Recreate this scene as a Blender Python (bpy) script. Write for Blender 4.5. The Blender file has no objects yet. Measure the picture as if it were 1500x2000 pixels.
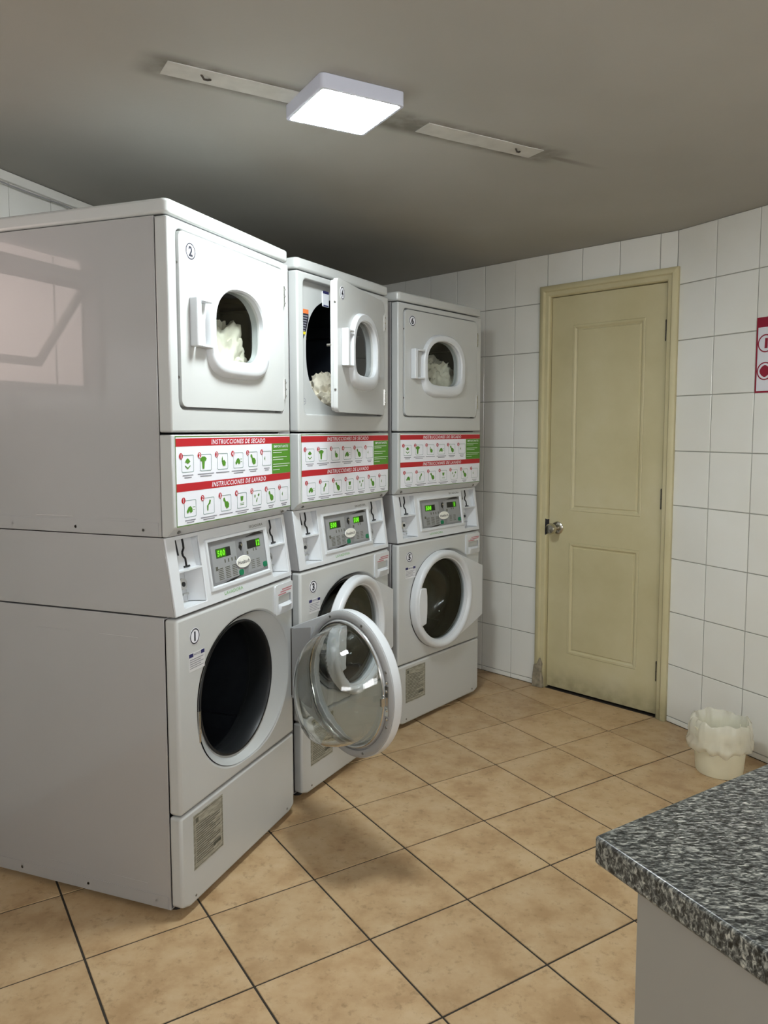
import bpy, bmesh, math, random
from mathutils import Vector, Matrix, noise
R = math.radians
PI = math.pi
random.seed(7)
scn = bpy.context.scene
C = scn.collection

# ------------------------------------------------------------------ camera
cam_d = bpy.data.cameras.new('camera'); cam = bpy.data.objects.new('camera', cam_d); C.objects.link(cam)
cam.location = (0, 0, 1.361); cam.rotation_euler = (R(90 - 4.936), 0, 0)
cam_d.sensor_fit = 'VERTICAL'; cam_d.sensor_height = 36; cam_d.lens = 1519.07 / 2000 * 36
cam_d.shift_x = -24.15 / 2000; cam_d.shift_y = -29.93 / 2000
cam_d.clip_start = 0.02
scn.camera = cam

# ------------------------------------------------------------------ world, lights, exposure
w = bpy.data.worlds.new('world'); scn.world = w; w.use_nodes = True
bg = w.node_tree.nodes['Background']; bg.inputs[0].default_value = (.75, .8, .9, 1); bg.inputs[1].default_value = 0.3
WIN_LEFT = 1.15; FILL_FRONT = 5.2; FILL_RIGHT = 7.8   # glow of the left window's daylight sheet and two added fill windows
LAMP_STRENGTH = 74.0
LAMP_COLOR = (0.90, 0.98, 1.0, 1)
vs = scn.view_settings
vs.view_transform = 'Standard'; vs.look = 'None'; vs.gamma = 1; vs.use_curve_mapping = False
vs.exposure = 1.08

# ------------------------------------------------------------------ materials
def mat(name, col, rough=0.5, metal=0.0, spec=0.5, coat=0.0, emis=None, es=0.0, trans=0.0, ior=1.45):
    m = bpy.data.materials.new(name); m.use_nodes = True
    b = m.node_tree.nodes['Principled BSDF']
    b.inputs['Base Color'].default_value = (*col, 1); b.inputs['Roughness'].default_value = rough
    b.inputs['Metallic'].default_value = metal; b.inputs['Specular IOR Level'].default_value = spec
    b.inputs['Coat Weight'].default_value = coat; b.inputs['IOR'].default_value = ior
    b.inputs['Transmission Weight'].default_value = trans
    if emis: b.inputs['Emission Color'].default_value = (*emis, 1); b.inputs['Emission Strength'].default_value = es
    return m
def N(m, typ, **kw):
    n = m.node_tree.nodes.new(typ)
    for k, v in kw.items():
        if k.startswith('i_'):
            key = k[2:]
            n.inputs[int(key) if key.isdigit() else key].default_value = v
        else: setattr(n, k, v)
    return n
def L(m, a, b): m.node_tree.links.new(a, b)
def bsdf(m): return m.node_tree.nodes['Principled BSDF']
def ramp(m, stops):
    r = N(m, 'ShaderNodeValToRGB'); e = r.color_ramp.elements
    while len(e) < len(stops): e.new(0.5)
    for i, (p, c) in enumerate(stops):
        e[i].position = p; e[i].color = (*c, 1) if len(c) == 3 else c
    return r
def math_n(m, op, a, b=None, c=None):
    n = N(m, 'ShaderNodeMath', operation=op)
    for i, v in enumerate((a, b, c)):
        if v is None: continue
        if isinstance(v, (int, float)): n.inputs[i].default_value = v
        else: L(m, v, n.inputs[i])
    return n.outputs[0]
def mixc(m, fac, a, b, mode='MIX'):
    n = N(m, 'ShaderNodeMix', data_type='RGBA', blend_type=mode)
    for i, v in ((0, fac), (6, a), (7, b)):
        if isinstance(v, (int, float)): n.inputs[i].default_value = v
        elif isinstance(v, tuple): n.inputs[i].default_value = (*v, 1) if len(v) == 3 else v
        else: L(m, v, n.inputs[i])
    return n.outputs[2]
def bump(m, h, strength=0.1, dist=0.002):
    n = N(m, 'ShaderNodeBump'); n.inputs['Strength'].default_value = strength; n.inputs['Distance'].default_value = dist
    L(m, h, n.inputs['Height']); L(m, n.outputs[0], bsdf(m).inputs['Normal'])

def speckle(m, base, amt=0.05, scale=8, bscale=0, bstr=0):
    tc = N(m, 'ShaderNodeTexCoord'); n = N(m, 'ShaderNodeTexNoise', i_Scale=scale, i_Detail=5.0)
    L(m, tc.outputs['Object'], n.inputs['Vector'])
    r = ramp(m, [(0.3, tuple(c * (1 - amt) for c in base)), (0.7, tuple(min(1, c * (1 + amt)) for c in base))])
    L(m, n.outputs[0], r.inputs[0]); L(m, r.outputs[0], bsdf(m).inputs['Base Color'])
    if bscale:
        n2 = N(m, 'ShaderNodeTexNoise', i_Scale=bscale, i_Detail=3.0); L(m, tc.outputs['Object'], n2.inputs['Vector'])
        bump(m, n2.outputs[0], bstr)
    return m
M = {}
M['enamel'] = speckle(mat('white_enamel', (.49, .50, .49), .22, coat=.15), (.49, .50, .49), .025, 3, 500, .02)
M['enamel_shaded'] = speckle(mat('white_enamel_shaded_side', (.37, .362, .36), .3, coat=1.0), (.37, .364, .362), .02, 2)  # darker copy of the front enamel, the sides' shade put into the colour
M['plastic'] = speckle(mat('white_plastic', (.60, .62, .65), .3), (.60, .62, .64), .015, 4)
M['grey_plastic'] = mat('light_grey_plastic', (.36, .36, .36), .22)
M['panel_grey'] = speckle(mat('panel_grey', (.20, .205, .21), .35), (.20, .205, .21), .05, 40)
M['panel_light'] = mat('panel_light_grey', (.27, .28, .285), .35)
M['black'] = mat('black_plastic', (.008, .009, .010), .35)
M['rubber'] = mat('black_rubber', (.010, .011, .012), .45)
M['drum'] = speckle(mat('dark_drum_steel', (.02, .022, .026), .3, metal=.3), (.02, .022, .027), .2, 20)
M['dark_gap'] = mat('dark_interior', (.02, .02, .019), .8)
M['chrome'] = mat('brushed_steel', (.62, .61, .58), .2, metal=1)
M['brass'] = mat('satin_nickel', (.55, .52, .45), .22, metal=1)
M['screw'] = mat('screw_steel', (.25, .24, .22), .35, metal=1)
M['dkmetal'] = mat('dark_hinge_metal', (.07, .06, .05), .45, metal=.6)
M['red'] = mat('red_print', (.42, .012, .02), .4)
M['green'] = mat('green_print', (.075, .24, .02), .4)
M['teal'] = mat('teal_line_print', (.16, .27, .24), .4)
M['olive'] = mat('green_edge_print', (.10, .20, .05), .4)
M['white_print'] = mat('white_print', (.74, .75, .80), .4)
M['pale_print'] = mat('pale_green_print', (.60, .70, .58), .4)
M['ink'] = mat('black_ink', (.02, .02, .03), .5)
M['grey_ink'] = mat('grey_ink', (.22, .22, .25), .5)
M['blue'] = mat('navy_print', (.02, .02, .10), .4)
M['red_ink'] = mat('faded_red_ink', (.45, .16, .18), .5)
M['green_ink'] = mat('faded_green_ink', (.20, .42, .16), .5)
M['led'] = mat('green_led', (.02, .1, .0), .4, emis=(.18, .9, .02), es=.62)
M['led_glow'] = mat('green_led_window', (.01, .05, .0), .3, emis=(.05, .30, .0), es=.2)
M['orange'] = mat('orange_print', (.70, .18, .05), .5)
M['yellow'] = mat('yellow_print', (.65, .55, .02), .5)
M['jade'] = mat('jade_button', (.0, .16, .07), .4)
M['cloth'] = speckle(mat('cream_cloth', (.74, .69, .56), .9, spec=.1), (.74, .69, .56), .06, 30)
M['label_paper'] = None
M['grout_wall'] = mat('grey_wall_grout', (.34, .34, .30), .9)
M['grout_floor'] = mat('dark_floor_grout', (.035, .028, .02), .9)
M['white_sill'] = mat('white_metal', (.7, .7, .68), .4)
M['lamp_body'] = mat('white_lamp_housing', (.55, .57, .66), .4)
M['daylight_left'] = mat('daylight_sheet_glow', (.5, .45, .42), .5, emis=(1, .80, .74), es=WIN_LEFT)
M['fill_front'] = mat('fill_light_pane_front', (.5, .48, .45), .5, emis=(.95, .97, 1.0), es=FILL_FRONT)  # glow of the fill light added behind the camera
M['fill_right'] = mat('fill_light_pane_right', (.5, .5, .48), .5, emis=(.97, .98, 1.0), es=FILL_RIGHT)  # glow of the fill light added on the right wall
M['diffuser'] = mat('lamp_diffuser', (.9, .9, .9), .4, emis=LAMP_COLOR[:3], es=LAMP_STRENGTH)

def thin_glass(name, tint, refl=0.06, rough=0.02):
    m = bpy.data.materials.new(name); m.use_nodes = True; nt = m.node_tree; nt.nodes.remove(nt.nodes['Principled BSDF'])
    out = nt.nodes['Material Output']; t = N(m, 'ShaderNodeBsdfTransparent'); t.inputs[0].default_value = (*tint, 1)
    g = N(m, 'ShaderNodeBsdfGlossy'); g.inputs['Roughness'].default_value = rough
    lw = N(m, 'ShaderNodeLayerWeight', i_Blend=.5); mx = N(m, 'ShaderNodeMixShader')
    f_ = math_n(m, 'MULTIPLY_ADD', math_n(m, 'POWER', lw.outputs['Facing'], 4.0), .5, .014)
    L(m, f_, mx.inputs[0]); L(m, t.outputs[0], mx.inputs[1]); L(m, g.outputs[0], mx.inputs[2]); L(m, mx.outputs[0], out.inputs[0])
    return m
M['pane'] = thin_glass('clear_pane', (.86, .88, .88))
M['smoked'] = thin_glass('smoked_pane', (.5, .51, .52))
M['bowl'] = mat('clear_glass_bowl', (.96, .98, .97), .0, trans=1.0, ior=1.46)

def label_paper():
    m = mat('aged_label_paper', (.3, .29, .24), .5)
    tc = N(m, 'ShaderNodeTexCoord'); mp = N(m, 'ShaderNodeMapping'); mp.inputs['Scale'].default_value = (30, 1, 190)
    L(m, tc.outputs['Object'], mp.inputs[0]); n = N(m, 'ShaderNodeTexNoise', i_Scale=1.0, i_Detail=3.0)
    L(m, mp.outputs[0], n.inputs[0])
    r = ramp(m, [(.42, (.25, .24, .19)), (.58, (.36, .35, .29))]); L(m, n.outputs[0], r.inputs[0])
    L(m, r.outputs[0], bsdf(m).inputs['Base Color']); return m
M['label_paper'] = label_paper()

def mat_floor():
    m = mat('beige_floor_tile', (.4, .27, .15), .38)
    geo = N(m, 'ShaderNodeNewGeometry'); oi = N(m, 'ShaderNodeObjectInfo')
    add = N(m, 'ShaderNodeVectorMath', operation='ADD'); L(m, geo.outputs['Position'], add.inputs[0])
    sc = N(m, 'ShaderNodeVectorMath', operation='SCALE'); comb = N(m, 'ShaderNodeCombineXYZ')
    L(m, oi.outputs['Random'], comb.inputs[0]); L(m, oi.outputs['Random'], comb.inputs[2]); L(m, comb.outputs[0], sc.inputs[0]); sc.inputs['Scale'].default_value = 40
    L(m, sc.outputs[0], add.inputs[1])
    n1 = N(m, 'ShaderNodeTexNoise', i_Scale=9.0, i_Detail=7.0, i_Roughness=.62); L(m, add.outputs[0], n1.inputs[0])
    n2 = N(m, 'ShaderNodeTexNoise', i_Scale=42.0, i_Detail=5.0, i_Roughness=.7); L(m, add.outputs[0], n2.inputs[0])
    r1 = ramp(m, [(.34, (.40, .255, .128)), (.5, (.49, .335, .182)), (.66, (.54, .39, .228))]); L(m, n1.outputs[0], r1.inputs[0])
    r2 = ramp(m, [(.30, (.72, .70, .66)), (.45, (1, 1, 1)), (.72, (1.0, 1.0, 1.0)), (.85, (1.12, 1.06, 1.0))]); L(m, n2.outputs[0], r2.inputs[0])
    c = mixc(m, 1.0, r1.outputs[0], r2.outputs[0], 'MULTIPLY')
    hv = N(m, 'ShaderNodeHueSaturation'); L(m, c, hv.inputs['Color'])
    L(m, math_n(m, 'MULTIPLY_ADD', oi.outputs['Random'], .14, .93), hv.inputs['Value'])
    L(m, hv.outputs[0], bsdf(m).inputs['Base Color'])
    n3 = N(m, 'ShaderNodeTexNoise', i_Scale=14.0, i_Detail=3.0); L(m, add.outputs[0], n3.inputs[0])
    L(m, math_n(m, 'MULTIPLY_ADD', n3.outputs[0], .3, .28), bsdf(m).inputs['Roughness'])
    bump(m, n2.outputs[0], .12, .002)
    return m
M['floor_tile'] = mat_floor()
def mat_walltile():
    m = mat('white_wall_tile', (.66, .655, .61), .12)
    oi = N(m, 'ShaderNodeObjectInfo'); geo = N(m, 'ShaderNodeNewGeometry')
    r = ramp(m, [(0, (.80, .80, .755)), (1, (.84, .84, .795))]); L(m, oi.outputs['Random'], r.inputs[0])
    n = N(m, 'ShaderNodeTexNoise', i_Scale=2.2, i_Detail=4.0); L(m, geo.outputs['Position'], n.inputs[0])
    r2 = ramp(m, [(.3, (.94, .93, .90)), (.65, (1, 1, 1))]); L(m, n.outputs[0], r2.inputs[0])
    L(m, mixc(m, 1.0, r.outputs[0], r2.outputs[0], 'MULTIPLY'), bsdf(m).inputs['Base Color'])
    n2 = N(m, 'ShaderNodeTexNoise', i_Scale=7.0, i_Detail=2.0); L(m, geo.outputs['Position'], n2.inputs[0]); bump(m, n2.outputs[0], .06, .01)
    return m
M['wall_tile'] = mat_walltile()
def mat_ceiling():
    m = mat('dull_ceiling_paint', (.5, .48, .41), .75)
    geo = N(m, 'ShaderNodeNewGeometry')
    n = N(m, 'ShaderNodeTexNoise', i_Scale=1.3, i_Detail=5.0); L(m, geo.outputs['Position'], n.inputs[0])
    r = ramp(m, [(.3, (.37, .36, .325)), (.7, (.43, .42, .385))]); L(m, n.outputs[0], r.inputs[0])
    # soot and dirt left round the old light fitting: a long stain along one line
    mp = N(m, 'ShaderNodeMapping', vector_type='TEXTURE'); mp.inputs['Location'].default_value = (-.045, 2.30, 0); mp.inputs['Rotation'].default_value = (0, 0, R(30.6))
    L(m, geo.outputs['Position'], mp.inputs[0]); sx = N(m, 'ShaderNodeSeparateXYZ'); L(m, mp.outputs[0], sx.inputs[0])
    ay = math_n(m, 'ABSOLUTE', sx.outputs[1]); ax = math_n(m, 'ABSOLUTE', sx.outputs[0])
    def sm(v, a, b, lo=0., hi=1.):
        q = N(m, 'ShaderNodeMapRange', interpolation_type='SMOOTHSTEP'); L(m, v, q.inputs[0])
        q.inputs[1].default_value = a; q.inputs[2].default_value = b; q.inputs[3].default_value = lo; q.inputs[4].default_value = hi
        return q.outputs[0]
    n2 = N(m, 'ShaderNodeTexNoise', i_Scale=14.0, i_Detail=5.0); L(m, geo.outputs['Position'], n2.inputs[0])
    band = math_n(m, 'MULTIPLY', sm(ay, .034, .088, 1., 0.), sm(ax, .60, .70, 1., 0.))
    band = math_n(m, 'MULTIPLY', band, sm(n2.outputs[0], .2, .65, .25, 1.))
    tail = math_n(m, 'MULTIPLY', sm(ay, .004, .022, 1., 0.), math_n(m, 'MULTIPLY', sm(sx.outputs[0], .58, .66), sm(sx.outputs[0], .62, .92, 1., 0.)))
    st = math_n(m, 'MAXIMUM', band, math_n(m, 'MULTIPLY', tail, .8))
    L(m, mixc(m, math_n(m, 'MULTIPLY', st, .75), r.outputs[0], (.10, .09, .065)), bsdf(m).inputs['Base Color'])
    n3 = N(m, 'ShaderNodeTexNoise', i_Scale=60.0, i_Detail=4.0); L(m, geo.outputs['Position'], n3.inputs[0]); bump(m, n3.outputs[0], .12, .003)
    return m
M['ceiling'] = mat_ceiling()
M['patch'] = speckle(mat('bare_plaster', (.53, .52, .48), .8), (.53, .52, .48), .10, 16)
def mat_door():
    m = mat('cream_door_paint', (.52, .47, .27), .42)
    tc = N(m, 'ShaderNodeTexCoord'); n = N(m, 'ShaderNodeTexNoise', i_Scale=2.6, i_Detail=6.0, i_Roughness=.6); L(m, tc.outputs['Object'], n.inputs[0])
    r = ramp(m, [(.3, (.49, .435, .25)), (.55, (.55, .495, .30)), (.8, (.60, .55, .37))]); L(m, n.outputs[0], r.inputs[0])
    sx = N(m, 'ShaderNodeSeparateXYZ'); L(m, tc.outputs['Object'], sx.inputs[0])
    n2 = N(m, 'ShaderNodeTexNoise', i_Scale=22.0, i_Detail=6.0); L(m, tc.outputs['Object'], n2.inputs[0])
    lowz = N(m, 'ShaderNodeMapRange', interpolation_type='SMOOTHSTEP'); L(m, sx.outputs[2], lowz.inputs[0])
    lowz.inputs[1].default_value = .16; lowz.inputs[2].default_value = 0.0
    d = math_n(m, 'MULTIPLY', lowz.outputs[0], math_n(m, 'MULTIPLY', n2.outputs[0], 1.2))
    L(m, mixc(m, d, r.outputs[0], (.25, .22, .13)), bsdf(m).inputs['Base Color'])
    bump(m, n2.outputs[0], .05, .003); return m
M['door'] = mat_door()
def mat_granite():
    m = mat('grey_granite', (.2, .2, .2), .3)
    tc = N(m, 'ShaderNodeTexCoord'); mp = N(m, 'ShaderNodeMapping'); mp.inputs['Rotation'].default_value = (0, 0, R(20)); mp.inputs['Scale'].default_value = (1, 2.6, 1.6)
    L(m, tc.outputs['Object'], mp.inputs[0])
    n1 = N(m, 'ShaderNodeTexNoise', i_Scale=105.0, i_Detail=3.0, i_Roughness=.6, i_Distortion=.8); L(m, mp.outputs[0], n1.inputs[0])
    n2 = N(m, 'ShaderNodeTexVoronoi', i_Scale=110.0); L(m, mp.outputs[0], n2.inputs[0])
    r = ramp(m, [(.36, (.018, .019, .018)), (.48, (.085, .09, .088)), (.56, (.23, .24, .225)), (.68, (.52, .52, .48))]); L(m, n1.outputs[0], r.inputs[0])
    r2 = ramp(m, [(0, (.55, .56, .56)), (1, (1.2, 1.2, 1.15))]); L(m, n2.outputs['Color'], r2.inputs[0])
    L(m, mixc(m, 1.0, r.outputs[0], r2.outputs[0], 'MULTIPLY'), bsdf(m).inputs['Base Color']); return m
M['granite'] = mat_granite()
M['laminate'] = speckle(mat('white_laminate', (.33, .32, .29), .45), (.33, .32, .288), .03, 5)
M['bucket'] = speckle(mat('cream_bucket', (.84, .81, .62), .4), (.86, .83, .64), .04, 8)
def mat_bag():
    m = mat('translucent_bag', (.82, .80, .70), .25)
    b = bsdf(m); b.inputs['Alpha'].default_value = .5; b.inputs['Subsurface Weight'].default_value = 0
    return m
M['bag'] = mat_bag(); bsdf(M['bag']).inputs['Roughness'].default_value = .16; bsdf(M['bag']).inputs['Base Color'].default_value = (.88, .85, .72, 1)
M['bin_paper'] = mat('cream_paper', (.78, .77, .58), .8)

# ------------------------------------------------------------------ mesh helpers
def link_mesh(name, me, m, parent=None, loc=None):
    o = bpy.data.objects.new(name, me); C.objects.link(o)
    if m is not None and not me.materials: me.materials.append(m)
    if parent is not None: o.parent = parent
    if loc is not None: o.location = loc
    return o
def to_mesh(bm, name, smooth=.7):
    bmesh.ops.recalc_face_normals(bm, faces=bm.faces)
    me = bpy.data.meshes.new(name); bm.to_mesh(me); bm.free()
    if smooth:
        for p in me.polygons: p.use_smooth = True
        me.set_sharp_from_angle(angle=smooth)
    return me
def obj(name, bm, m, parent=None, loc=None, bev=0, seg=2, smooth=.7):
    o = link_mesh(name, to_mesh(bm, name, smooth), m, parent, loc)
    if bev: bevel(o, bev, seg)
    return o
def bevel(o, wd, seg=2):
    b = o.modifiers.new('bevel', 'BEVEL'); b.width = wd; b.segments = seg; b.limit_method = 'ANGLE'; b.angle_limit = R(35); b.harden_normals = False
    return o
def NB(): return bmesh.new()
def box(bm, x0, x1, y0, y1, z0, z1, f=None):
    vs = [bm.verts.new(f(Vector(p)) if f else p) for p in ((x0, y0, z0), (x1, y0, z0), (x1, y1, z0), (x0, y1, z0), (x0, y0, z1), (x1, y0, z1), (x1, y1, z1), (x0, y1, z1))]
    for q in ((0, 1, 5, 4), (1, 2, 6, 5), (2, 3, 7, 6), (3, 0, 4, 7), (4, 5, 6, 7), (3, 2, 1, 0)): bm.faces.new([vs[i] for i in q])
    return vs
def slab(bm, loops, y0, y1, f=None, axis='y'):
    """loops: outer then holes, lists of (a,b); extruded between y0 and y1"""
    def P(a, b, c):
        v = Vector((a, c, b)) if axis == 'y' else (Vector((a, b, c)) if axis == 'z' else Vector((c, a, b)))
        return f(v) if f else v
    for c in (y0, y1):
        es = []
        lv = []
        for lp in loops:
            v = [bm.verts.new(P(a, b, c)) for a, b in lp]
            lv.append(v)
            for i in range(len(v)): es.append(bm.edges.new((v[i], v[(i + 1) % len(v)])))
        if len(loops) == 1:
            bm.faces.new(lv[0])
        else:
            bmesh.ops.triangle_fill(bm, edges=es, use_beauty=True)
        if c == y0: first = lv
    if y0 != y1:
        for a, b in zip(first, lv):
            n = len(a)
            for i in range(n): bm.faces.new((a[i], a[(i + 1) % n], b[(i + 1) % n], b[i]))
def loft(bm, rings, closed=True, cap0=False, cap1=False):
    rv = [[bm.verts.new(p) for p in r] for r in rings]
    for a, b in zip(rv, rv[1:]):
        n = len(a)
        for i in range(n if closed else n - 1): bm.faces.new((a[i], a[(i + 1) % n], b[(i + 1) % n], b[i]))
    if cap0: bm.faces.new(rv[0][::-1])
    if cap1: bm.faces.new(rv[-1])
    return rv
def circ(cx, cz, r, n=64, rz=None, ex=2.0, ph=0.0):
    out = []
    rz = r if rz is None else rz
    for i in range(n):
        t = 2 * PI * i / n + ph; c, s = math.cos(t), math.sin(t)
        out.append((cx + r * math.copysign(abs(c) ** (2 / ex), c), cz + rz * math.copysign(abs(s) ** (2 / ex), s)))
    return out
def rrect(x0, x1, z0, z1, r, n=6):
    out = []
    for cx, cz, a0 in ((x1 - r, z1 - r, 0), (x0 + r, z1 - r, 90), (x0 + r, z0 + r, 180), (x1 - r, z0 + r, 270)):
        for i in range(n + 1):
            t = R(a0 + 90 * i / n); out.append((cx + r * math.cos(t), cz + r * math.sin(t)))
    return out
def at_y(lp, y): return [(a, y, b) for a, b in lp]
def lathe(bm, prof, cx=0, cz=0, n=64, f=None, yfun=None):
    rings = []
    for r, y in prof:
        rg = []
        for i in range(n):
            t = 2 * PI * i / n; v = Vector((cx + r * math.cos(t), y, cz + r * math.sin(t)))
            if yfun: v.y += yfun(v.x - cx, v.z - cz)
            rg.append(f(v) if f else v)
        rings.append(rg)
    loft(bm, rings)
def disc(bm, cx, cz, r, y0, y1, n=24, f=None): slab(bm, [circ(cx, cz, r, n)], y0, y1, f)
def tube(bm, pts, r, n=8):
    pts = [Vector(p) for p in pts]; rings = []
    for i, p in enumerate(pts):
        d = (pts[min(i + 1, len(pts) - 1)] - pts[max(i - 1, 0)]).normalized()
        a = d.orthogonal().normalized(); b = d.cross(a)
        if rings and i:
            a = (prev - d * prev.dot(d)).normalized(); b = d.cross(a)
        prev = a
        rings.append([p + (a * math.cos(2 * PI * k / n) + b * math.sin(2 * PI * k / n)) * r for k in range(n)])
    loft(bm, rings, cap0=True, cap1=True)
def empty(name, loc=(0, 0, 0), rz=0, parent=None):
    o = bpy.data.objects.new(name, None); C.objects.link(o); o.location = loc; o.rotation_euler = (0, 0, rz)
    o.empty_display_size = .1
    if parent: o.parent = parent
    return o
def tag(o, label, cat, group=None):
    o['label'] = label; o['category'] = cat
    if group: o['group'] = group
    return o
def struct(o): o['kind'] = 'structure'; return o

_tx = {}
def text_bm(bm, s, x, z, h, y, f=None, shear=0.0, bold=0.0, align='CENTER', sx=1.0):
    """flat letters in the XZ plane facing -y, centred on (x,z) with cap height about h"""
    key = (s, shear, bold)
    if key not in _tx:
        cu = bpy.data.curves.new('t', 'FONT'); cu.body = s; cu.size = 1; cu.shear = shear; cu.offset = bold; cu.resolution_u = 2; cu.space_character = 1.0 + bold * 9
        cu.align_x = 'CENTER'
        o = bpy.data.objects.new('t', cu); C.objects.link(o)
        dg = bpy.context.evaluated_depsgraph_get(); me = bpy.data.meshes.new_from_object(o.evaluated_get(dg))
        vs = [tuple(v.co) for v in me.vertices]; fs = [tuple(p.vertices) for p in me.polygons]
        bpy.data.objects.remove(o); bpy.data.curves.remove(cu); bpy.data.meshes.remove(me)
        _tx[key] = (vs, fs)
    vs, fs = _tx[key]; k = h / .70
    xs = [v[0] for v in vs]; x0 = min(xs); x1 = max(xs)
    off = {'CENTER': -(x0 + x1) / 2, 'LEFT': -x0, 'RIGHT': -x1}[align]
    nv = []
    for v in vs:
        p = Vector((x + (v[0] + off) * k * sx, y, z + (v[1] - .35) * k)); nv.append(bm.verts.new(f(p) if f else p))
    for q in fs:
        try: bm.faces.new([nv[i] for i in q])
        except ValueError: pass
def bar(bm, x0, x1, z0, z1, y, f=None):
    v = [bm.verts.new((f(Vector(p)) if f else p)) for p in ((x0, y, z0), (x1, y, z0), (x1, y, z1), (x0, y, z1))]; bm.faces.new(v)
def poly(bm, pts, y, f=None):
    v = [bm.verts.new(f(Vector((a, y, b))) if f else (a, y, b)) for a, b in pts]; bm.faces.new(v)
def ringline(bm, lp, t, y, f=None):
    """outline of constant thickness t inside loop lp"""
    n = len(lp); cx = sum(p[0] for p in lp) / n; cz = sum(p[1] for p in lp) / n
    inn = []
    hx = max(abs(p[0] - cx) for p in lp); hz = max(abs(p[1] - cz) for p in lp)
    for a, b in lp: inn.append((cx + (a - cx) * (1 - t / hx), cz + (b - cz) * (1 - t / hz)))
    A = [bm.verts.new(f(Vector((a, y, b))) if f else (a, y, b)) for a, b in lp]; B = [bm.verts.new(f(Vector((a, y, b))) if f else (a, y, b)) for a, b in inn]
    for i in range(n): bm.faces.new((A[i], A[(i + 1) % n], B[(i + 1) % n], B[i]))

# ------------------------------------------------------------------ room shell
H = 2.247
K1 = Vector((1.258, 3.556))                    # kink between door wall and right wall
d1 = Vector((math.cos(R(-44.77)), math.sin(R(-44.77))))
W0 = K1 - d1 * .889                            # t = 0 on door wall
CL = W0 - d1 * 1.625                            # corner with left wall
dl = Vector((-1.358 + 1.233, 2.752 - 3.138)).normalized()
dl = Vector((-math.cos(R(72.08)), -math.sin(R(72.08))))
# put CL on the left wall line
A0 = Vector((-1.358, 2.752))
def isect(p, d, q, e):
    cr = d.x * e.y - d.y * e.x; t = ((q.x - p.x) * e.y - (q.y - p.y) * e.x) / cr; return p + d * t
CL = isect(A0, dl, W0, d1)
FL = A0 + dl * ((A0.y + 1.35) / -dl.y)
d2 = Vector((math.cos(R(-62.0)), math.sin(R(-62.0))))
CR = K1 + d2 * ((K1.y + 1.35) / -d2.y)
room = [FL, CR, K1, CL]
def inside_clip(pts, poly_):
    out = pts
    n = len(poly_)
    for i in range(n):
        a, b = poly_[i], poly_[(i + 1) % n]; e = b - a; nrm = Vector((-e.y, e.x))
        src, out = out, []
        if not src: return []
        for j in range(len(src)):
            p, q = src[j - 1], src[j]; dp = (p - a).dot(nrm); dq = (q - a).dot(nrm)
            if (dp >= 0) != (dq >= 0): out.append(p + (q - p) * (dp / (dp - dq)))
            if dq >= 0: out.append(q)
    return out
def prism(bm, pts, z0, z1, b=0.0):
    c = sum(pts, Vector((0, 0))) / len(pts)
    rings = [[(p.x, p.y, z0) for p in pts], [(p.x, p.y, z1 - b) for p in pts]]
    if b:
        ins = []
        for p in pts:
            d = (c - p); ins.append(p + d.normalized() * b * 1.4)
        rings.append([(p.x, p.y, z1) for p in ins])
    loft(bm, rings, cap0=True, cap1=True)

# floor: grout bed + every tile
rc = sum(room, Vector((0, 0))) / 4
big = [rc + (p - rc) * 1.09 for p in room]
fl = NB(); prism(fl, big, -.06, -.0025); floor = struct(obj('floor', fl, M['grout_floor'], smooth=0))
th = R(32.729); T = .33; O = Vector((-.24932, 2.25369)); ex = Vector((math.cos(th), math.sin(th))); ey = Vector((-math.sin(th), math.cos(th)))
g = .0029
full = None
ti = 0
for i in range(-16, 18):
    for j in range(-18, 14):
        c0 = O + ex * (T * i) + ey * (T * j)
        q = [c0 + ex * g + ey * g, c0 + ex * (T - g) + ey * g, c0 + ex * (T - g) + ey * (T - g), c0 + ex * g + ey * (T - g)]
        cl = inside_clip(q, room)
        if len(cl) < 3: continue
        ar = abs(sum(cl[k - 1].x * cl[k].y - cl[k - 1].y * cl[k].x for k in range(len(cl)))) / 2
        if ar < .0006: continue
        cen = c0 + (ex + ey) * T / 2
        whole = len(cl) == 4 and ar > .999 * (T - 2 * g) ** 2
        # skip rows far behind the camera beyond the object budget
        if cen.y < -1.2 : pass
        if whole and full is not None:
            o = link_mesh('tile', full, None, floor, (c0.x, c0.y, 0))
        else:
            b_ = NB()
            prism(b_, [p - c0 for p in cl], -.008, 0.0, .0012)
            o = obj('tile', b_, M['floor_tile'], floor, (c0.x, c0.y, 0), smooth=0)
            if whole: full = o.data
        o.location.z = random.uniform(-.0004, .0004)
        ti += 1

cb = NB(); prism(cb, big, H, H + .06); ceil = struct(obj('ceiling', cb, M['ceiling'], smooth=0))

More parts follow.
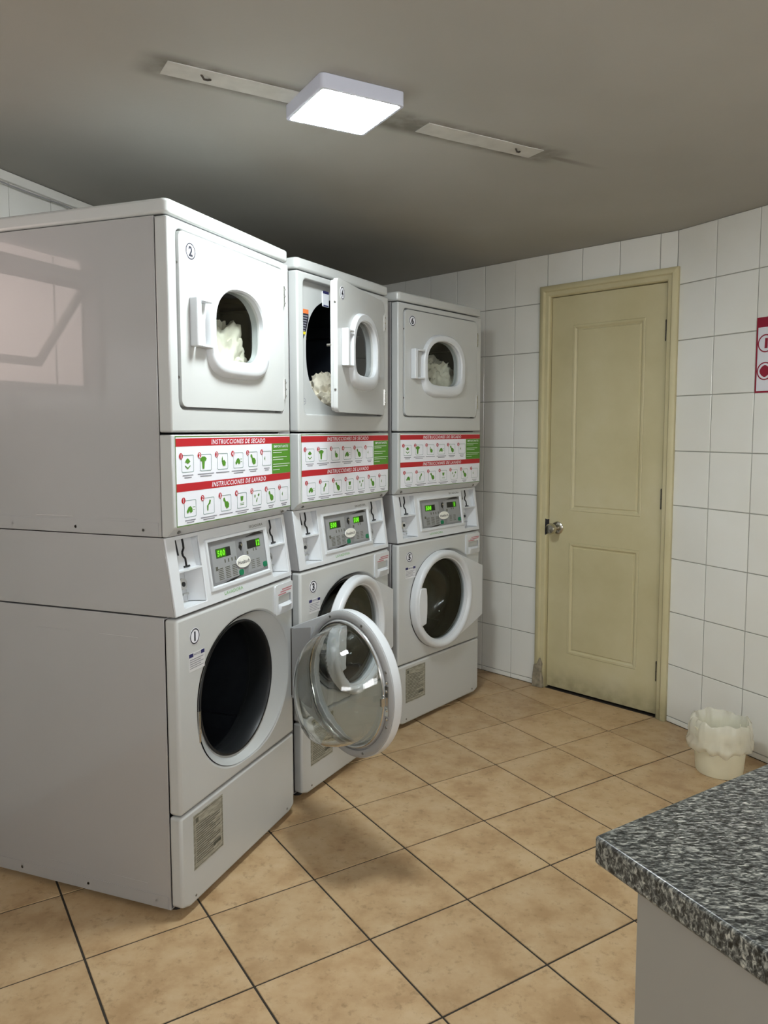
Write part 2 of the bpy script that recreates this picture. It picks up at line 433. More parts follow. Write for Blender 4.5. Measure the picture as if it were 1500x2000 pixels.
# a wall: frame with local x along the wall, y into the room (towards camera side), z up
def wall_frame(p, d, inward):
    n = Vector((-d.y, d.x))
    if n.dot(inward) < 0: n = -n
    return Matrix(((d.x, n.x, 0, p.x), (d.y, n.y, 0, p.y), (0, 0, 1, 0), (0, 0, 0, 1)))
zr = [0.0, .026] + [.026 + .2475 * k for k in range(1, 9)] + [H]
def tile_wall(name, p, d, inward, x0, x1, step, holes=(), thick=.12, tiles=(0, 0), xoff=0.0, cut=None):
    """wall body with openings; tiles as children from local x tiles[0]..tiles[1]"""
    mw = wall_frame(p, d, inward)
    bm = NB()
    xs = sorted({x0, x1, *[h[0] for h in holes], *[h[1] for h in holes]}); zs = sorted({0, H, *[h[2] for h in holes], *[h[3] for h in holes]})
    for a, b in zip(xs, xs[1:]):
        for c, e in zip(zs, zs[1:]):
            mx, mz = (a + b) / 2, (c + e) / 2
            if any(h[0] < mx < h[1] and h[2] < mz < h[3] for h in holes): continue
            box(bm, a, b, -thick, -.004, c, e)
    bmesh.ops.remove_doubles(bm, verts=bm.verts, dist=1e-5)
    wall = struct(obj(name, bm, M['grout_wall'], smooth=0)); wall.matrix_world = mw
    cache = {}
    jg = .0020
    cut = cut or holes
    edges = []
    x = xoff
    while x > tiles[0] + 1e-6: x -= step
    cols = []
    while x < tiles[1] - 1e-6: cols.append((max(x, tiles[0]), min(x + step, tiles[1]))); x += step
    for a, b in cols:
        for z0, z1 in zip(zr, zr[1:]):
            regs = [(a + jg, b - jg, z0 + jg, z1 - jg)]
            loop = None
            for h in cut:
                hx0, hx1, hz0, hz1 = h
                if hx1 <= a or hx0 >= b or hz1 <= z0 or hz0 >= z1: continue
                r0 = regs[0]
                cx0, cx1, cz0, cz1 = max(hx0, r0[0]), min(hx1, r0[1]), max(hz0, r0[2]), min(hz1, r0[3])
                fx = cx1 - cx0 >= (r0[1] - r0[0]) - 1e-6; fz = cz1 - cz0 >= (r0[3] - r0[2]) - 1e-6
                if fx and fz: regs = []; break
                if fx: regs = ([(r0[0], r0[1], cz1 + .001, r0[3])] if cz1 < r0[3] - .004 else []) + ([(r0[0], r0[1], r0[2], cz0 - .001)] if cz0 > r0[2] + .004 else [])
                elif fz: regs = ([(cx1 + .001, r0[1], r0[2], r0[3])] if cx1 < r0[1] - .004 else []) + ([(r0[0], cx0 - .001, r0[2], r0[3])] if cx0 > r0[0] + .004 else [])
                else:
                    # L shaped corner piece
                    L0, L1, B0, B1 = r0
                    if cx0 > L0 + 1e-6: loop = [(L0, B0), (cx0, B0), (cx0, cz1), (L1, cz1), (L1, B1), (L0, B1)] if cz0 <= B0 + 1e-6 else [(L0, B0), (L1, B0), (L1, cz0), (cx0, cz0), (cx0, B1), (L0, B1)]
                    else: loop = [(cx1, B0), (L1, B0), (L1, B1), (L0, B1), (L0, cz1), (cx1, cz1)] if cz0 <= B0 + 1e-6 else [(L0, B0), (L1, B0), (L1, B1), (cx1, B1), (cx1, cz0), (L0, cz0)]
                    regs = []
                break
            if loop:
                b_ = NB(); slab(b_, [loop], -.005, 0.0); obj('tile', b_, M['wall_tile'], wall, smooth=0); continue
            for q in regs:
                wd, hh = q[1] - q[0], q[3] - q[2]
                if wd < .004 or hh < .004: continue
                key = (round(wd, 4), round(hh, 4))
                if key in cache: o = link_mesh('tile', cache[key], None, wall)
                else:
                    b_ = NB(); e = .0014
                    loft(b_, [[(0, -.005, 0), (wd, -.005, 0), (wd, -.005, hh), (0, -.005, hh)], [(0, -e, 0), (wd, -e, 0), (wd, -e, hh), (0, -e, hh)], [(e, 0, e), (wd - e, 0, e), (wd - e, 0, hh - e), (e, 0, hh - e)]], cap0=True, cap1=True)
                    o = obj('tile', b_, M['wall_tile'], wall, smooth=0); cache[key] = o.data
                o.location = (q[0], random.uniform(-.0003, .0003), q[2])
    return wall, mw
cen = Vector((.2, 1.5))
DO = (.170, .889, 0.0, 2.085)                  # door frame opening on the door wall
wlen = (K1 - CL).length; t0 = -(W0 - CL).length
wb, MB = tile_wall('wall_back', W0, d1, cen - W0, t0, .889, .2015, holes=[(.19, .875, 0.0, 2.065)], cut=[DO], tiles=(t0 + .02, .889), xoff=0.0)
wr, MR = tile_wall('wall_right', K1, d2, cen - K1, 0.0, (CR - K1).length, .209, tiles=(0.0, 2.92))
# left wall: local x measured from CL towards the camera side
WX0 = (Vector((-1.506, 2.294)) - CL).length; 
wlL = (FL - CL).length
yq = lambda y: (CL.y - y) / -dl.y
win = (yq(2.40), yq(1.60), 1.50, 2.045)
wl, ML = tile_wall('wall_left', CL, dl, cen - CL, 0.0, wlL, .2015, holes=[win], tiles=(1.5, 4.6), xoff=.05)
fb = NB(); dfr = (CR - FL); box(fb, 0, dfr.length, -.12, 0, 0, H); wf = struct(obj('wall_front', fb, M['wall_tile'], smooth=0)); wf.matrix_world = wall_frame(FL, dfr.normalized(), Vector((0, 1)))

# floor skirt shadow is real: bottom row of tile strips already 26 mm high

# window on the left wall, beyond the left edge of the frame (its reflection shows in the first machine)
we = struct(empty('window_1')); we.matrix_world = ML
b_ = NB(); x0, x1, z0, z1 = win
slab(b_, [[(x0, z0), (x1, z0), (x1, z1), (x0, z1)], [(x0 + .03, z0 + .03), (x1 - .03, z0 + .03), (x1 - .03, z1 - .03), (x0 + .03, z1 - .03)]], -.07, -.02); obj('window_frame', b_, M['white_sill'], we, smooth=0)
b_ = NB(); box(b_, x1 - .212, x1 - .208, -.045, -.040, z0 + .03, z1 - .03); obj('mullion', b_, M['screw'], we, smooth=0)
b_ = NB(); box(b_, x0 + .03, x1 - .03, -.06, -.02, z1 - .125, z1 - .075); obj('transom', b_, M['screw'], we, smooth=0)
sash = NB(); hh = .51; sw = (x1 - x0) - .07
slab(sash, [[(0, -hh + .1), (sw, -hh + .1), (sw, 0), (0, 0)], [(.028, -hh + .128), (sw - .028, -hh + .128), (sw - .028, -.028), (.028, -.028)]], -.01, .01)
so = obj('sash', sash, M['screw'], we, (x0 + .035, -.04, z1 - .115), smooth=0); so.rotation_euler = (R(-42), 0, 0)
b_ = NB(); box(b_, x0 - .6, x1 + .6, -.62, -.61, z0 - .4, z1 + .5); obj('daylight_sheet', b_, M['daylight_left'], we, smooth=0)  # glowing sheet added outside the opening to stand in for outdoor daylight
# added fill light, built as a high glowing window behind the camera
wx0, wx1, wz0, wz1 = 1.6, 4.6, 1.50, 2.05
w2 = struct(empty('fill_window_front')); w2.matrix_world = wf.matrix_world
b_ = NB(); slab(b_, [[(wx0, wz0), (wx1, wz0), (wx1, wz1), (wx0, wz1)], [(wx0 + .04, wz0 + .04), (wx1 - .04, wz0 + .04), (wx1 - .04, wz1 - .04), (wx0 + .04, wz1 - .04)]], .001, .03); obj('window_frame', b_, M['white_sill'], w2, smooth=0)
for k in range(1, 4):
    x = wx0 + (wx1 - wx0) * k / 4; b_ = NB(); box(b_, x - .02, x + .02, .001, .028, wz0 + .04, wz1 - .04); obj('mullion', b_, M['white_sill'], w2, smooth=0)
b_ = NB(); box(b_, wx0 + .04, wx1 - .04, .002, .008, wz0 + .04, wz1 - .04); obj('pane', b_, M['fill_front'], w2, smooth=0)

# second added fill light, an invented window in the right wall behind the camera
rx0, rx1, rz0, rz1 = 3.75, 5.15, 1.15, 2.05
w3 = struct(empty('fill_window_right')); w3.matrix_world = MR
b_ = NB(); slab(b_, [[(rx0, rz0), (rx1, rz0), (rx1, rz1), (rx0, rz1)], [(rx0 + .04, rz0 + .04), (rx1 - .04, rz0 + .04), (rx1 - .04, rz1 - .04), (rx0 + .04, rz1 - .04)]], .001, .03); obj('window_frame', b_, M['white_sill'], w3, smooth=0)
b_ = NB(); x = (rx0 + rx1) / 2; box(b_, x - .02, x + .02, .001, .028, rz0 + .04, rz1 - .04); obj('mullion', b_, M['white_sill'], w3, smooth=0)
b_ = NB(); box(b_, rx0 + .04, rx1 - .04, .002, .008, rz0 + .04, rz1 - .04); obj('pane', b_, M['fill_right'], w3, smooth=0)

# cable duct under the ceiling on the left wall and its loose cable
tr = struct(empty('trim_1')); tr.matrix_world = ML
b_ = NB(); box(b_, .3, 4.6, .0005, .018, H - .034, H - .002); obj('duct', b_, M['wall_tile'], tr, bev=.002)
b_ = NB(); pts = []
for k in range(41):
    x = .9 + 3.4 * k / 40; pts.append((x, .022, H - .036 - .012 * abs(math.sin(x * 4.2)) - .01 * max(0, math.sin(x * 9)))) 
tube(b_, pts, .003, 6); obj('cable', b_, M['grey_plastic'], tr)

# ------------------------------------------------------------------ door in the back wall
de = struct(empty('door_1')); de.matrix_world = MB
def jamb_profile(): return [(.0, .0), (.0, .020), (.012, .026), (.026, .026), (.032, .016), (.050, .014), (.056, .006), (.056, -.05), (.03, -.06), (.0, -.004)]
fx0, fx1, fz = .170, .905, 2.085
def frame_bm():
    bm = NB(); pr = jamb_profile()
    path = [((fx0, 0.0), (1, 0)), ((fx0, fz), (1, -1)), ((fx1, fz), (-1, -1)), ((fx1, 0.0), (-1, 0))]
    rings = [[(px + sx * u, v, pz + sz * u) for u, v in pr] for (px, pz), (sx, sz) in path]
    loft(bm, rings, cap0=True, cap1=True); return bm
df = obj('door_frame', frame_bm(), M['door'], de, bev=.0015)
# worn raw foot of the left jamb
b_ = NB(); slab(b_, [[(.160, .0), (.225, .0), (.222, .05), (.215, .09), (.219, .13), (.205, .16), (.190, .125), (.172, .12), (.164, .06)]], .003, .030)
M['raw'] = speckle(mat('rotten_wood_putty', (.26, .23, .17), .9), (.27, .235, .17), .4, 40, 60, .5)
o = obj('frame_foot', b_, M['raw'], de, bev=.004); o['label'] = 'crumbling grey foot of the left jamb'
lx0, lx1, lz0, lz1 = .229, .846, .012, 2.026
leaf = NB()
def molding(bm, x0, x1, z0, z1, d=.0035):
    return
P1, P2 = (.352, .740, .948, 1.880), (.350, .735, .205, .785)
slab(leaf, [[(lx0, lz0), (lx1, lz0), (lx1, lz1), (lx0, lz1)], [(P1[0], P1[2]), (P1[1], P1[2]), (P1[1], P1[3]), (P1[0], P1[3])], [(P2[0], P2[2]), (P2[1], P2[2]), (P2[1], P2[3]), (P2[0], P2[3])]], -.046, -.010)
lo = obj('door_leaf', leaf, M['door'], de, bev=.0012, smooth=.5)
for P in (P1, P2):
    b_ = NB(); a0, a1, c0, c1 = P
    rr = []
    for ins, y in ((0, -.010), (.003, -.0075), (.012, -.0080), (.020, -.0150), (.024, -.0150), (.028, -.0105)):
        rr.append([(a0 + ins, y, c0 + ins), (a1 - ins, y, c0 + ins), (a1 - ins, y, c1 - ins), (a0 + ins, y, c1 - ins)])
    loft(b_, rr, cap1=True)
    obj('door_panel', b_, M['door'], de, smooth=.3)
knob = NB(); kx, kz = .282, .855
lathe(knob, [(.0005, -.0105), (.033, -.0105), (.033, -.006), (.028, -.002), (.014, .000), (.0125, .02), (.013, .028), (.022, .034), (.0285, .046), (.0285, .058), (.022, .068), (.012, .071), (.0005, .072)], kx, kz, 32)
obj('door_knob', knob, M['brass'], de)
b_ = NB(); slab(b_, [rrect(.2115, .2265, .815, .900, .007)], -.03, .0135); o = obj('strike_hole', b_, M['ink'], de); 
for hz in (1.81, 1.04, .225):
    b_ = NB(); box(b_, .8435, .8525, -.020, .006, hz - .048, hz + .048); 
    for q in (-.05, 0, .05): lathe(b_, [(.0005, -.006), (.0045, -.006), (.0045, .008), (.0005, .009)], .848, hz + q * .8, 10)
    o = obj('hinge', b_, M['dkmetal'], de)
b_ = NB(); box(b_, .19, .88, -.118, -.05, 0, 2.06); obj('dark_beyond', b_, M['dark_gap'], de, smooth=0)

# ------------------------------------------------------------------ sign on the right wall
sg = empty('notice_sign'); sg.matrix_world = MR
tag(sg, 'white notice board with crimson border and round pictograms on right wall', 'sign')
sx0, sx1, sz0, sz1 = .424, .80, 1.508, 1.808
b_ = NB(); slab(b_, [rrect(sx0, sx1, sz0, sz1, .003)], .0008, .005); obj('board', b_, M['white_print'], sg)
M['crimson'] = mat('crimson_print', (.28, .012, .035), .35)
b_ = NB(); ringline(b_, [(sx0, sz0), (sx1, sz0), (sx1, sz1), (sx0, sz1)], .007, .0056); bar(b_, sx0 + .004, sx1 - .004, sz1 - .040, sz1 - .002, .0058)
for k in range(4):
    for cz in (1.704, 1.594):
        ringline(b_, circ(sx0 + .043 + .095 * k, cz, .036, 32), .005, .0056)
        poly(b_, circ(sx0 + .043 + .095 * k, cz, .024, 20, ex=1.6), .0057) if cz < 1.65 else poly(b_, [(sx0 + .038 + .095 * k, cz - .02), (sx0 + .052 + .095 * k, cz - .02), (sx0 + .052 + .095 * k, cz + .02), (sx0 + .040 + .095 * k, cz + .02)], .0057)
obj('print', b_, M['crimson'], sg, smooth=0)

# ------------------------------------------------------------------ ceiling lamp and old plaster strip
lamp = empty('ceiling_lamp', (-.1415, 2.176, H), R(29.6))
tag(lamp, 'square surface-mounted LED ceiling lamp, switched on', 'lamp')
b_ = NB(); hw = .121
slab(b_, [rrect(-hw, hw, -hw, hw, .012), rrect(-hw + .010, hw - .010, -hw + .010, hw - .010, .008)], -.038, -.0005, axis='z')
obj('lamp_housing', b_, M['lamp_body'], lamp, bev=.002)
b_ = NB(); slab(b_, [rrect(-hw + .0105, hw - .0105, -hw + .0105, hw - .0105, .008)], -.0385, -.030, axis='z')
obj('lamp_diffuser', b_, M['diffuser'], lamp)
def strip(x0, x1):
    bm = NB(); a = []; n = 14
    for k in range(n + 1):
        x = x0 + (x1 - x0) * k / n; a.append((x, .038 + .003 * noise.noise(Vector((x * 9, 1, 0)))))
    b = [(x, -.038 + .004 * noise.noise(Vector((x * 9, 5, 0)))) for x, _ in reversed(a)]
    slab(bm, [a + b], -.0025, -.0003, axis='z'); return bm
ang = R(30.6)
for x0, x1, hx in ((-.61, -.14, -.505), (.14, .575, .50)):
    o = obj('plaster_strip', strip(x0, x1), M['patch'], ceil, (-.045, 2.30, H), smooth=0); o.rotation_euler = (0, 0, ang)
    b_ = NB(); tube(b_, [(hx - .015, -.008, -.001), (hx - .006, -.004, -.010), (hx + .004, 0, -.008), (hx + .014, .006, -.003)], .0028, 6)
    o = obj('hook', b_, M['dkmetal'], ceil, (-.045, 2.30, H)); o.rotation_euler = (0, 0, ang)

# ------------------------------------------------------------------ machines
W = .656; X0 = -.002; X1 = .654
meshes = {}
def part(name, key, build, m, parent, bev=0, seg=2, smooth=.7, loc=None, rot=None):
    if key in meshes: me = meshes[key]
    else:
        bm = NB(); build(bm); me = to_mesh(bm, name, smooth); meshes[key] = me
    o = link_mesh(name, me, m, parent, loc)
    if bev: bevel(o, bev, seg)
    if rot: o.rotation_euler = rot
    return o
SL = .0300 / .213
def shear(v): return Vector((v.x, v.y + max(0, v.z - .857) * SL, v.z))

HOLE = (.335, .56)
DC = (.315, .56)
def rim_loop(n=96): return circ(.352, .559, .264, n, .230, 2.15)
def b_washer_body(bm):
    D0, D1, t = .042, .70, .004
    box(bm, X0 + .002, X0 + .002 + t, D0, D1, .02, .852); box(bm, X1 - .002 - t, X1 - .002, D0, D1, .02, .852)
    box(bm, X0 + .006, X1 - .006, D1 - t, D1, .02, .852); box(bm, X0 + .006, X1 - .006, D0, D1 - t, .02, .024)
    box(bm, X0 + .006, X1 - .006, D0, D1 - t, .846, .851)
def b_front(bm): slab(bm, [[(X0, .299), (X1, .299), (X1, .850), (X0, .850)], rim_loop()], .0, .040)
def b_kick(bm): slab(bm, [[(.035, .02), (X0, .034), (X0, .294), (X1, .294), (X1, .034), (X1 - .035, .02)]], .001, .040)
def b_rim(bm):
    n = 96
    A = circ(.352, .559, .264, n, .230, 2.15); B = circ(.350, .559, .252, n, .226, 2.1); Cc = circ(.343, .56, .230, n, .219, 2.0); D = circ(HOLE[0], HOLE[1], .214, n)
    loft(bm, [at_y(A, .001), at_y(B, .008), at_y(Cc, .016), at_y(D, .024), at_y(circ(HOLE[0], HOLE[1], .207, n), .026)])
def b_gasket(bm): lathe(bm, [(.209, .024), (.207, .020), (.202, .021), (.198, .03), (.199, .07), (.215, .10), (.215, .12)], HOLE[0], HOLE[1], 72)
def b_drum(bm):
    lathe(bm, [(.214, .11), (.236, .118), (.240, .20), (.240, .44), (.20, .455), (.06, .46), (.0005, .455)], HOLE[0], HOLE[1], 72)
    for k in range(3):
        a = 2 * PI * k / 3 - .9; c, s = math.cos(a), math.sin(a)
        vs = []
        for y in (.13, .42):
            for rr, tt in ((.238, -.12), (.195, 0), (.238, .12)):
                vs.append(bm.verts.new((HOLE[0] + rr * math.cos(a + tt), y, HOLE[1] + rr * math.sin(a + tt))))
        bm.faces.new((vs[0], vs[1], vs[4], vs[3])); bm.faces.new((vs[1], vs[2], vs[5], vs[4])); bm.faces.new(vs[:3]); bm.faces.new(vs[3:])
def hull2(pts):
    pts = sorted(set(pts)); 
    def half(ps):
        h = []
        for p in ps:
            while len(h) > 1 and (h[-1][0] - h[-2][0]) * (p[1] - h[-2][1]) - (h[-1][1] - h[-2][1]) * (p[0] - h[-2][0]) <= 1e-9: h.pop()
            h.append(p)
        return h
    a = half(pts); b = half(pts[::-1]); return a[:-1] + b[:-1]
HX = .645
# washer door local coordinates: origin on hinge axis (HX, 0), same axes
def dl_(lp): return [(a - HX, b) for a, b in lp]
def b_door(bm):
    rz = .232
    outer = hull2(dl_(circ(DC[0], DC[1], rz, 80)) + [(.006, .425), (.006, .675)])
    slab(bm, [outer, dl_(circ(DC[0], DC[1], .193, 64))], -.024, -.003)
def b_door_ring(bm):
    lathe(bm, [(.192, -.002), (.232, -.002), (.2325, -.027), (.229, -.034), (.222, -.038), (.211, -.038), (.204, -.034), (.197, -.020), (.192, -.010), (.192, -.002)], DC[0] - HX, DC[1], 96)
def b_door_flare(bm):
    # smooth skin from the ring face out to the hinge edge
    n = 28; A = []; B = []
    for k in range(n + 1):
        a = R(-62 + 124 * k / n); A.append((DC[0] - HX + .2300 * math.cos(a), -.031, DC[1] + .2300 * math.sin(a)))
        z = .425 + .25 * k / n; B.append((.006, -.022, z))
    mid = [((p[0] * .45 + q[0] * .55), -.0285, p[2] * .45 + q[2] * .55) for p, q in zip(A, B)]
    E_ = [(q[0], -.004, q[2]) for q in B]
    loft(bm, [A, mid, B, E_], closed=False)
def b_inner(bm):
    # grey inner face of the door with the lip that holds the glass
    lathe(bm, [(.230, -.003), (.230, .002), (.225, .005), (.210, .007), (.2075, .006), (.2065, .001), (.2035, .001), (.2025, .007), (.200, .011), (.195, .012), (.191, .009), (.189, -.004)], DC[0] - HX, DC[1], 96)
def b_hinge_plate(bm): slab(bm, [[(-.125, .70), (-.02, .675), (-.002, .675), (-.002, .425), (-.02, .425), (-.125, .42)]], -.001, .003)
def b_hinge(bm):
    box(bm, -.005, .007, -.006, .004, .435, .672)
    for k in range(5): lathe(bm, [(.0005, -.006), (.004, -.006), (.004, -.004)], .0, .45 + .05 * k, 8)
def b_glass(bm):
    # blown glass bowl: wide mouth, slanted bulging end
    n = 64; cx, cz = DC[0] - HX, DC[1]
    pr = [(.1885, .000), (.184, .030), (.177, .065), (.166, .100), (.150, .124), (.120, .138), (.07, .144), (.0008, .145)]
    outer = []
    for r, y in pr:
        outer.append([(cx + r * math.cos(2 * PI * i / n) , y + (max(0, y - .03) * .35) * (-r * math.cos(2 * PI * i / n) / .17 * .6) + (y > .05) * (-.18 * r * math.sin(2 * PI * i / n) / .17 * .1), cz + r * math.sin(2 * PI * i / n)) for i in range(n)])
    inn = []
    for r, y in reversed(pr):
        rr = max(.0006, r - .004); yy = y - .004 if y > .001 else y
        inn.append([(cx + rr * math.cos(2 * PI * i / n), yy + (max(0, yy - .03) * .35) * (-rr * math.cos(2 * PI * i / n) / .17 * .6) + (yy > .05) * (-.18 * rr * math.sin(2 * PI * i / n) / .17 * .1), cz + rr * math.sin(2 * PI * i / n)) for i in range(n)])
    loft(bm, outer + inn)
    bmesh.ops.remove_doubles(bm, verts=bm.verts, dist=.0009)
def b_pane_in(bm): disc(bm, DC[0] - HX, DC[1], .193, -.010, -.008, 64)
def b_dhandle(bm):
    lp = []
    cx, cz = DC[0] - HX, DC[1]
    for k in range(13):
        a = R(158 + 48 * k / 12); lp.append((cx + .218 * math.cos(a), cz + .218 * math.sin(a)))
    lp += [(cx - .160, cz - .088), (cx - .154, cz - .04), (cx - .153, cz), (cx - .154, cz + .04), (cx - .160, cz + .078)]
    slab(bm, [lp], -.042, -.012)
def b_latch(bm):
    cx, cz = DC[0] - HX, DC[1]
    box(bm, cx - .214, cx - .200, .004, .010, cz - .045, cz + .045); box(bm, cx - .210, cx - .203, .010, .030, cz - .012, cz + .012)
    for k in (-.055, -.028, .03, .056):
        lathe(bm, [(.005, .005), (.005, .010), (.0005, .012)], cx - .207, cz + k, 10)
def b_dscrews(bm):
    cx, cz = DC[0] - HX, DC[1]
    for k in range(8):
        a = R(22 + 45 * k); lathe(bm, [(.0045, .004), (.0040, .0085), (.0005, .009)], cx + .212 * math.cos(a), cz + .212 * math.sin(a), 8)
def b_strike(bm):
    box(bm, .0905, .0985, -.001, .006, .475, .565); box(bm, .092, .097, -.004, .002, .50, .515); 
def b_control(bm):
    rec = lambda a, b: [(a, .873), (b, .873), (b, 1.060), (a, 1.060)]
    slab(bm, [[(X0, .857), (X1, .857), (X1, 1.0705), (X0, 1.0705)], rec(.040, .147), rec(.530, .637), [(.175, .897), (.515, .897), (.515, 1.039), (.175, 1.039)]], .0, .006, shear)
def b_housing(bm):
    f = lambda v: Vector((v.x, v.y + (max(0, v.z - .857) * SL if v.y < .2 else 0), v.z))
    t = .004
    for x in (X0 + .001, X1 - .001 - t): box(bm, x, x + t, .0065, .70, .8565, 1.0705, f)
    box(bm, X0 + .005, X1 - .005, .696, .70, .8565, 1.0705); box(bm, X0 + .005, X1 - .005, .008, .696, .857, .861)
def b_pocket(a, b):
    def fn(bm):
        t = .0025; dpt = .050
        for q in ((a - t, a, .006, dpt, .873, 1.060), (b, b + t, .006, dpt, .873, 1.060), (a - t, b + t, .006, dpt, .8705, .873), (a - t, b + t, .006, dpt, 1.060, 1.0625)): box(bm, *q, shear)
        # upper plate leans forward, lower one sits deep
        vs = [bm.verts.new(shear(Vector(p))) for p in ((a, .020, .9745), (b, .020, .9745), (b, .028, 1.0605), (a, .028, 1.0605))]; bm.faces.new(vs)
        box(bm, a, b, dpt, dpt + t, .873, 1.060, shear)
        box(bm, a, b, .001, dpt, .9700, .9745, shear)
        # inner wedge at the right of lower pocket
        vs = [bm.verts.new(shear(Vector(p))) for p in ((b, .004, .875), (b - .022, dpt - .001, .875), (b - .022, dpt - .001, .969), (b, .004, .969))]; bm.faces.new(vs)
    return fn
def b_coin(a):
    def fn(bm):
        x = a + .060
        fy = lambda z: .0190 + (z - .9745) * .093
        pts = [(x + .006, 1.056), (x + .006, 1.040), (x + .004, 1.028), (x - .006, 1.018), (x - .006, 1.008), (x + .002, 1.000), (x + .001, .990), (x + .0, .980)]
        for (xa, za), (xb, zb) in zip(pts, pts[1:]):
            tube(bm, [shear(Vector((xa, fy(za), za))), shear(Vector((xb, fy(zb), zb)))], .0033, 6)
        tube(bm, [shear(Vector((x - .012, fy(.977), .978))), shear(Vector((x + .014, fy(.977), .978)))], .0032, 6)
        tube(bm, [shear(Vector((a + .034, fy(1.055), 1.056))), shear(Vector((a + .034, fy(1.01), 1.012)))], .0026, 6)
    return fn
def b_return(a):
    def fn(bm):
        lathe(bm, [(.0005, .042), (.017, .042), (.017, .046), (.015, .049)], a + .066, .925, 20, shear)
        tube(bm, [shear(Vector((a + .054, .040, .898))), shear(Vector((a + .078, .040, .897)))], .004, 6)
    return fn
def b_return_hole(a):
    def fn(bm): disc(bm, a + .066, .925, .007, .0405, .0415, 14, shear)
    return fn
def b_bezel(bm):
    o_ = [(.170, .892), (.520, .892), (.520, 1.044), (.170, 1.044)]; i_ = [(.184, .905), (.506, .905), (.506, 1.032), (.184, 1.032)]
    loft(bm, [[shear(Vector((a, y, b))) for a, b in lp] for lp, y in ((o_, .001), ([(.172, .894), (.518, .894), (.518, 1.042), (.172, 1.042)], -.005), ([(.180, .902), (.510, .902), (.510, 1.035), (.180, 1.035)], -.005), (i_, .002))])
def b_disp(bm): slab(bm, [[(.180, .902), (.510, .902), (.510, 1.035), (.180, 1.035)]], .0015, .004, shear)
def b_disp_light(bm):
    y = .0012
    poly(bm, [(.200, .913), (.364, .913), (.364, .945), (.332, .958), (.332, 1.0195), (.200, 1.0195)], y, shear)
    poly(bm, [(.384, .913), (.499, .913), (.499, 1.0195), (.370, 1.0195), (.370, .966), (.395, .945)], y, shear)
def b_disp_line(bm):
    for lp in ([(.197, .910), (.367, .910), (.367, 1.0225), (.197, 1.0225)], [(.381, .910), (.502, .910), (.502, 1.0225), (.381, 1.0225)]): ringline(bm, lp, .0012, .0011, shear)
    for x in (.352, .372): bar(bm, x - .0008, x + .0008, .968, 1.026, .0011, shear)
def b_disp_black(bm):
    y = .0008
    poly(bm, [(.235, .904), (.298, .904), (.345, .9135), (.290, .911)], y, shear)
def b_arrow(bm): poly(bm, [(.392, 1.0235), (.448, 1.032), (.478, 1.032), (.500, 1.0235)], .0008, shear)
def b_win1(bm): bar(bm, .222, .300, .981, 1.0085, .0008, shear)
def b_win2(bm): bar(bm, .397, .475, .985, 1.0105, .0008, shear)
def b_keyl(bm):
    y = .0008
    poly(bm, [(.348, .996), (.360, .984), (.371, 1.006), (.366, 1.0125), (.352, 1.0125)], y, shear)
def b_disp_ink(bm):
    y = .0009
    for k in range(4): bar(bm, .262 + .019 * k, .268 + .019 * k, .963, .9735, y, shear)
    bar(bm, .212, .224, .946, .958, y, shear); bar(bm, .389, .399, .969, .979, y, shear); bar(bm, .428, .434, .975, .984, y, shear); bar(bm, .444, .450, .975, .984, y, shear)
    for c_ in range(3):
        for r_ in range(7): bar(bm, .224 + .037 * c_, .250 + .037 * c_, .917 + .0052 * r_, .9195 + .0052 * r_, y, shear)
    for c_ in range(2):
        for r_ in range(5): bar(bm, .408 + .033 * c_, .428 + .033 * c_, .922 + .006 * r_, .9245 + .006 * r_, y, shear)
def b_btn(bm):
    slab(bm, [circ(0, 0, .0125, 16, .009, 3)], -.0006, .001)
def b_logo(bm): slab(bm, [circ(.362, .952, .040, 40, .0185)], -.0022, .001, shear)
def b_logo_ink(bm): text_bm(bm, 'Huebsch', .362, .952, .0115, -.0026, shear, 0, .02)
def b_logo_ring(bm): ringline(bm, circ(.362, .952, .043, 40, .0205), .0035, -.0001, shear)
def b_deterg(bm):
    a, b, c, d = .527, .648, .742, .842
    lp = rrect(a, b, c, d, .008)
    n = len(lp)
    inn = rrect(a + .020, b - .014, c + .024, c + .062, .005)
    bot = [(p[0], p[1]) for p in lp]
    slab(bm, [lp, inn], -.006, .003)
    loft(bm, [[(p[0], -.0055, p[1]) for p in inn], [(p[0] + .002, .020, p[1] + .002) for p in rrect(a + .022, b - .016, c + .026, c + .060, .004)]], cap1=True)
def b_deterg_lip(bm):
    a, b, c = .545, .636, .757
    n = 12; A = []; B = []; D = []
    for k in range(n + 1):
        x = a + (b - a) * k / n; s = math.sin(PI * k / n) ** .6
        A.append((x, -.006, c + .020)); B.append((x, -.008 - .012 * s, c + .012)); D.append((x, -.006, c - .010 - .006 * s))
    loft(bm, [A, B, D], closed=False)
def b_deterg_ink(bm):
    for k, (a, b) in enumerate(((.572, .640), (.560, .636), (.545, .600))): bar(bm, a, b, .8215 - .0075 * k, .8255 - .0075 * k, -.0064)
def b_dryer_body(bm):
    t = .004
    for x in (X0 + .002, X1 - .002 - t): box(bm, x, x + t, .042, .70, 1.0725, 1.914)
    box(bm, X0 + .006, X1 - .006, .696, .70, 1.0725, 1.914); box(bm, X0 + .006, X1 - .006, .042, .696, 1.073, 1.077); box(bm, X0 + .006, X1 - .006, .042, .696, 1.909, 1.913)
def b_lower(bm): slab(bm, [[(0, 1.347), (0, 1.0985), (.003, 1.0955), (.024, 1.0745), (.028, 1.0725), (.040, 1.0725), (.040, 1.347)]], X0, X1, axis='x')
def b_lid(bm): slab(bm, [rrect(X0 - .001, X1 + .001, -.001, .70, .018)], 1.9165, 1.956, axis='z')
OPN = (.036, .614, 1.4165, 1.889)
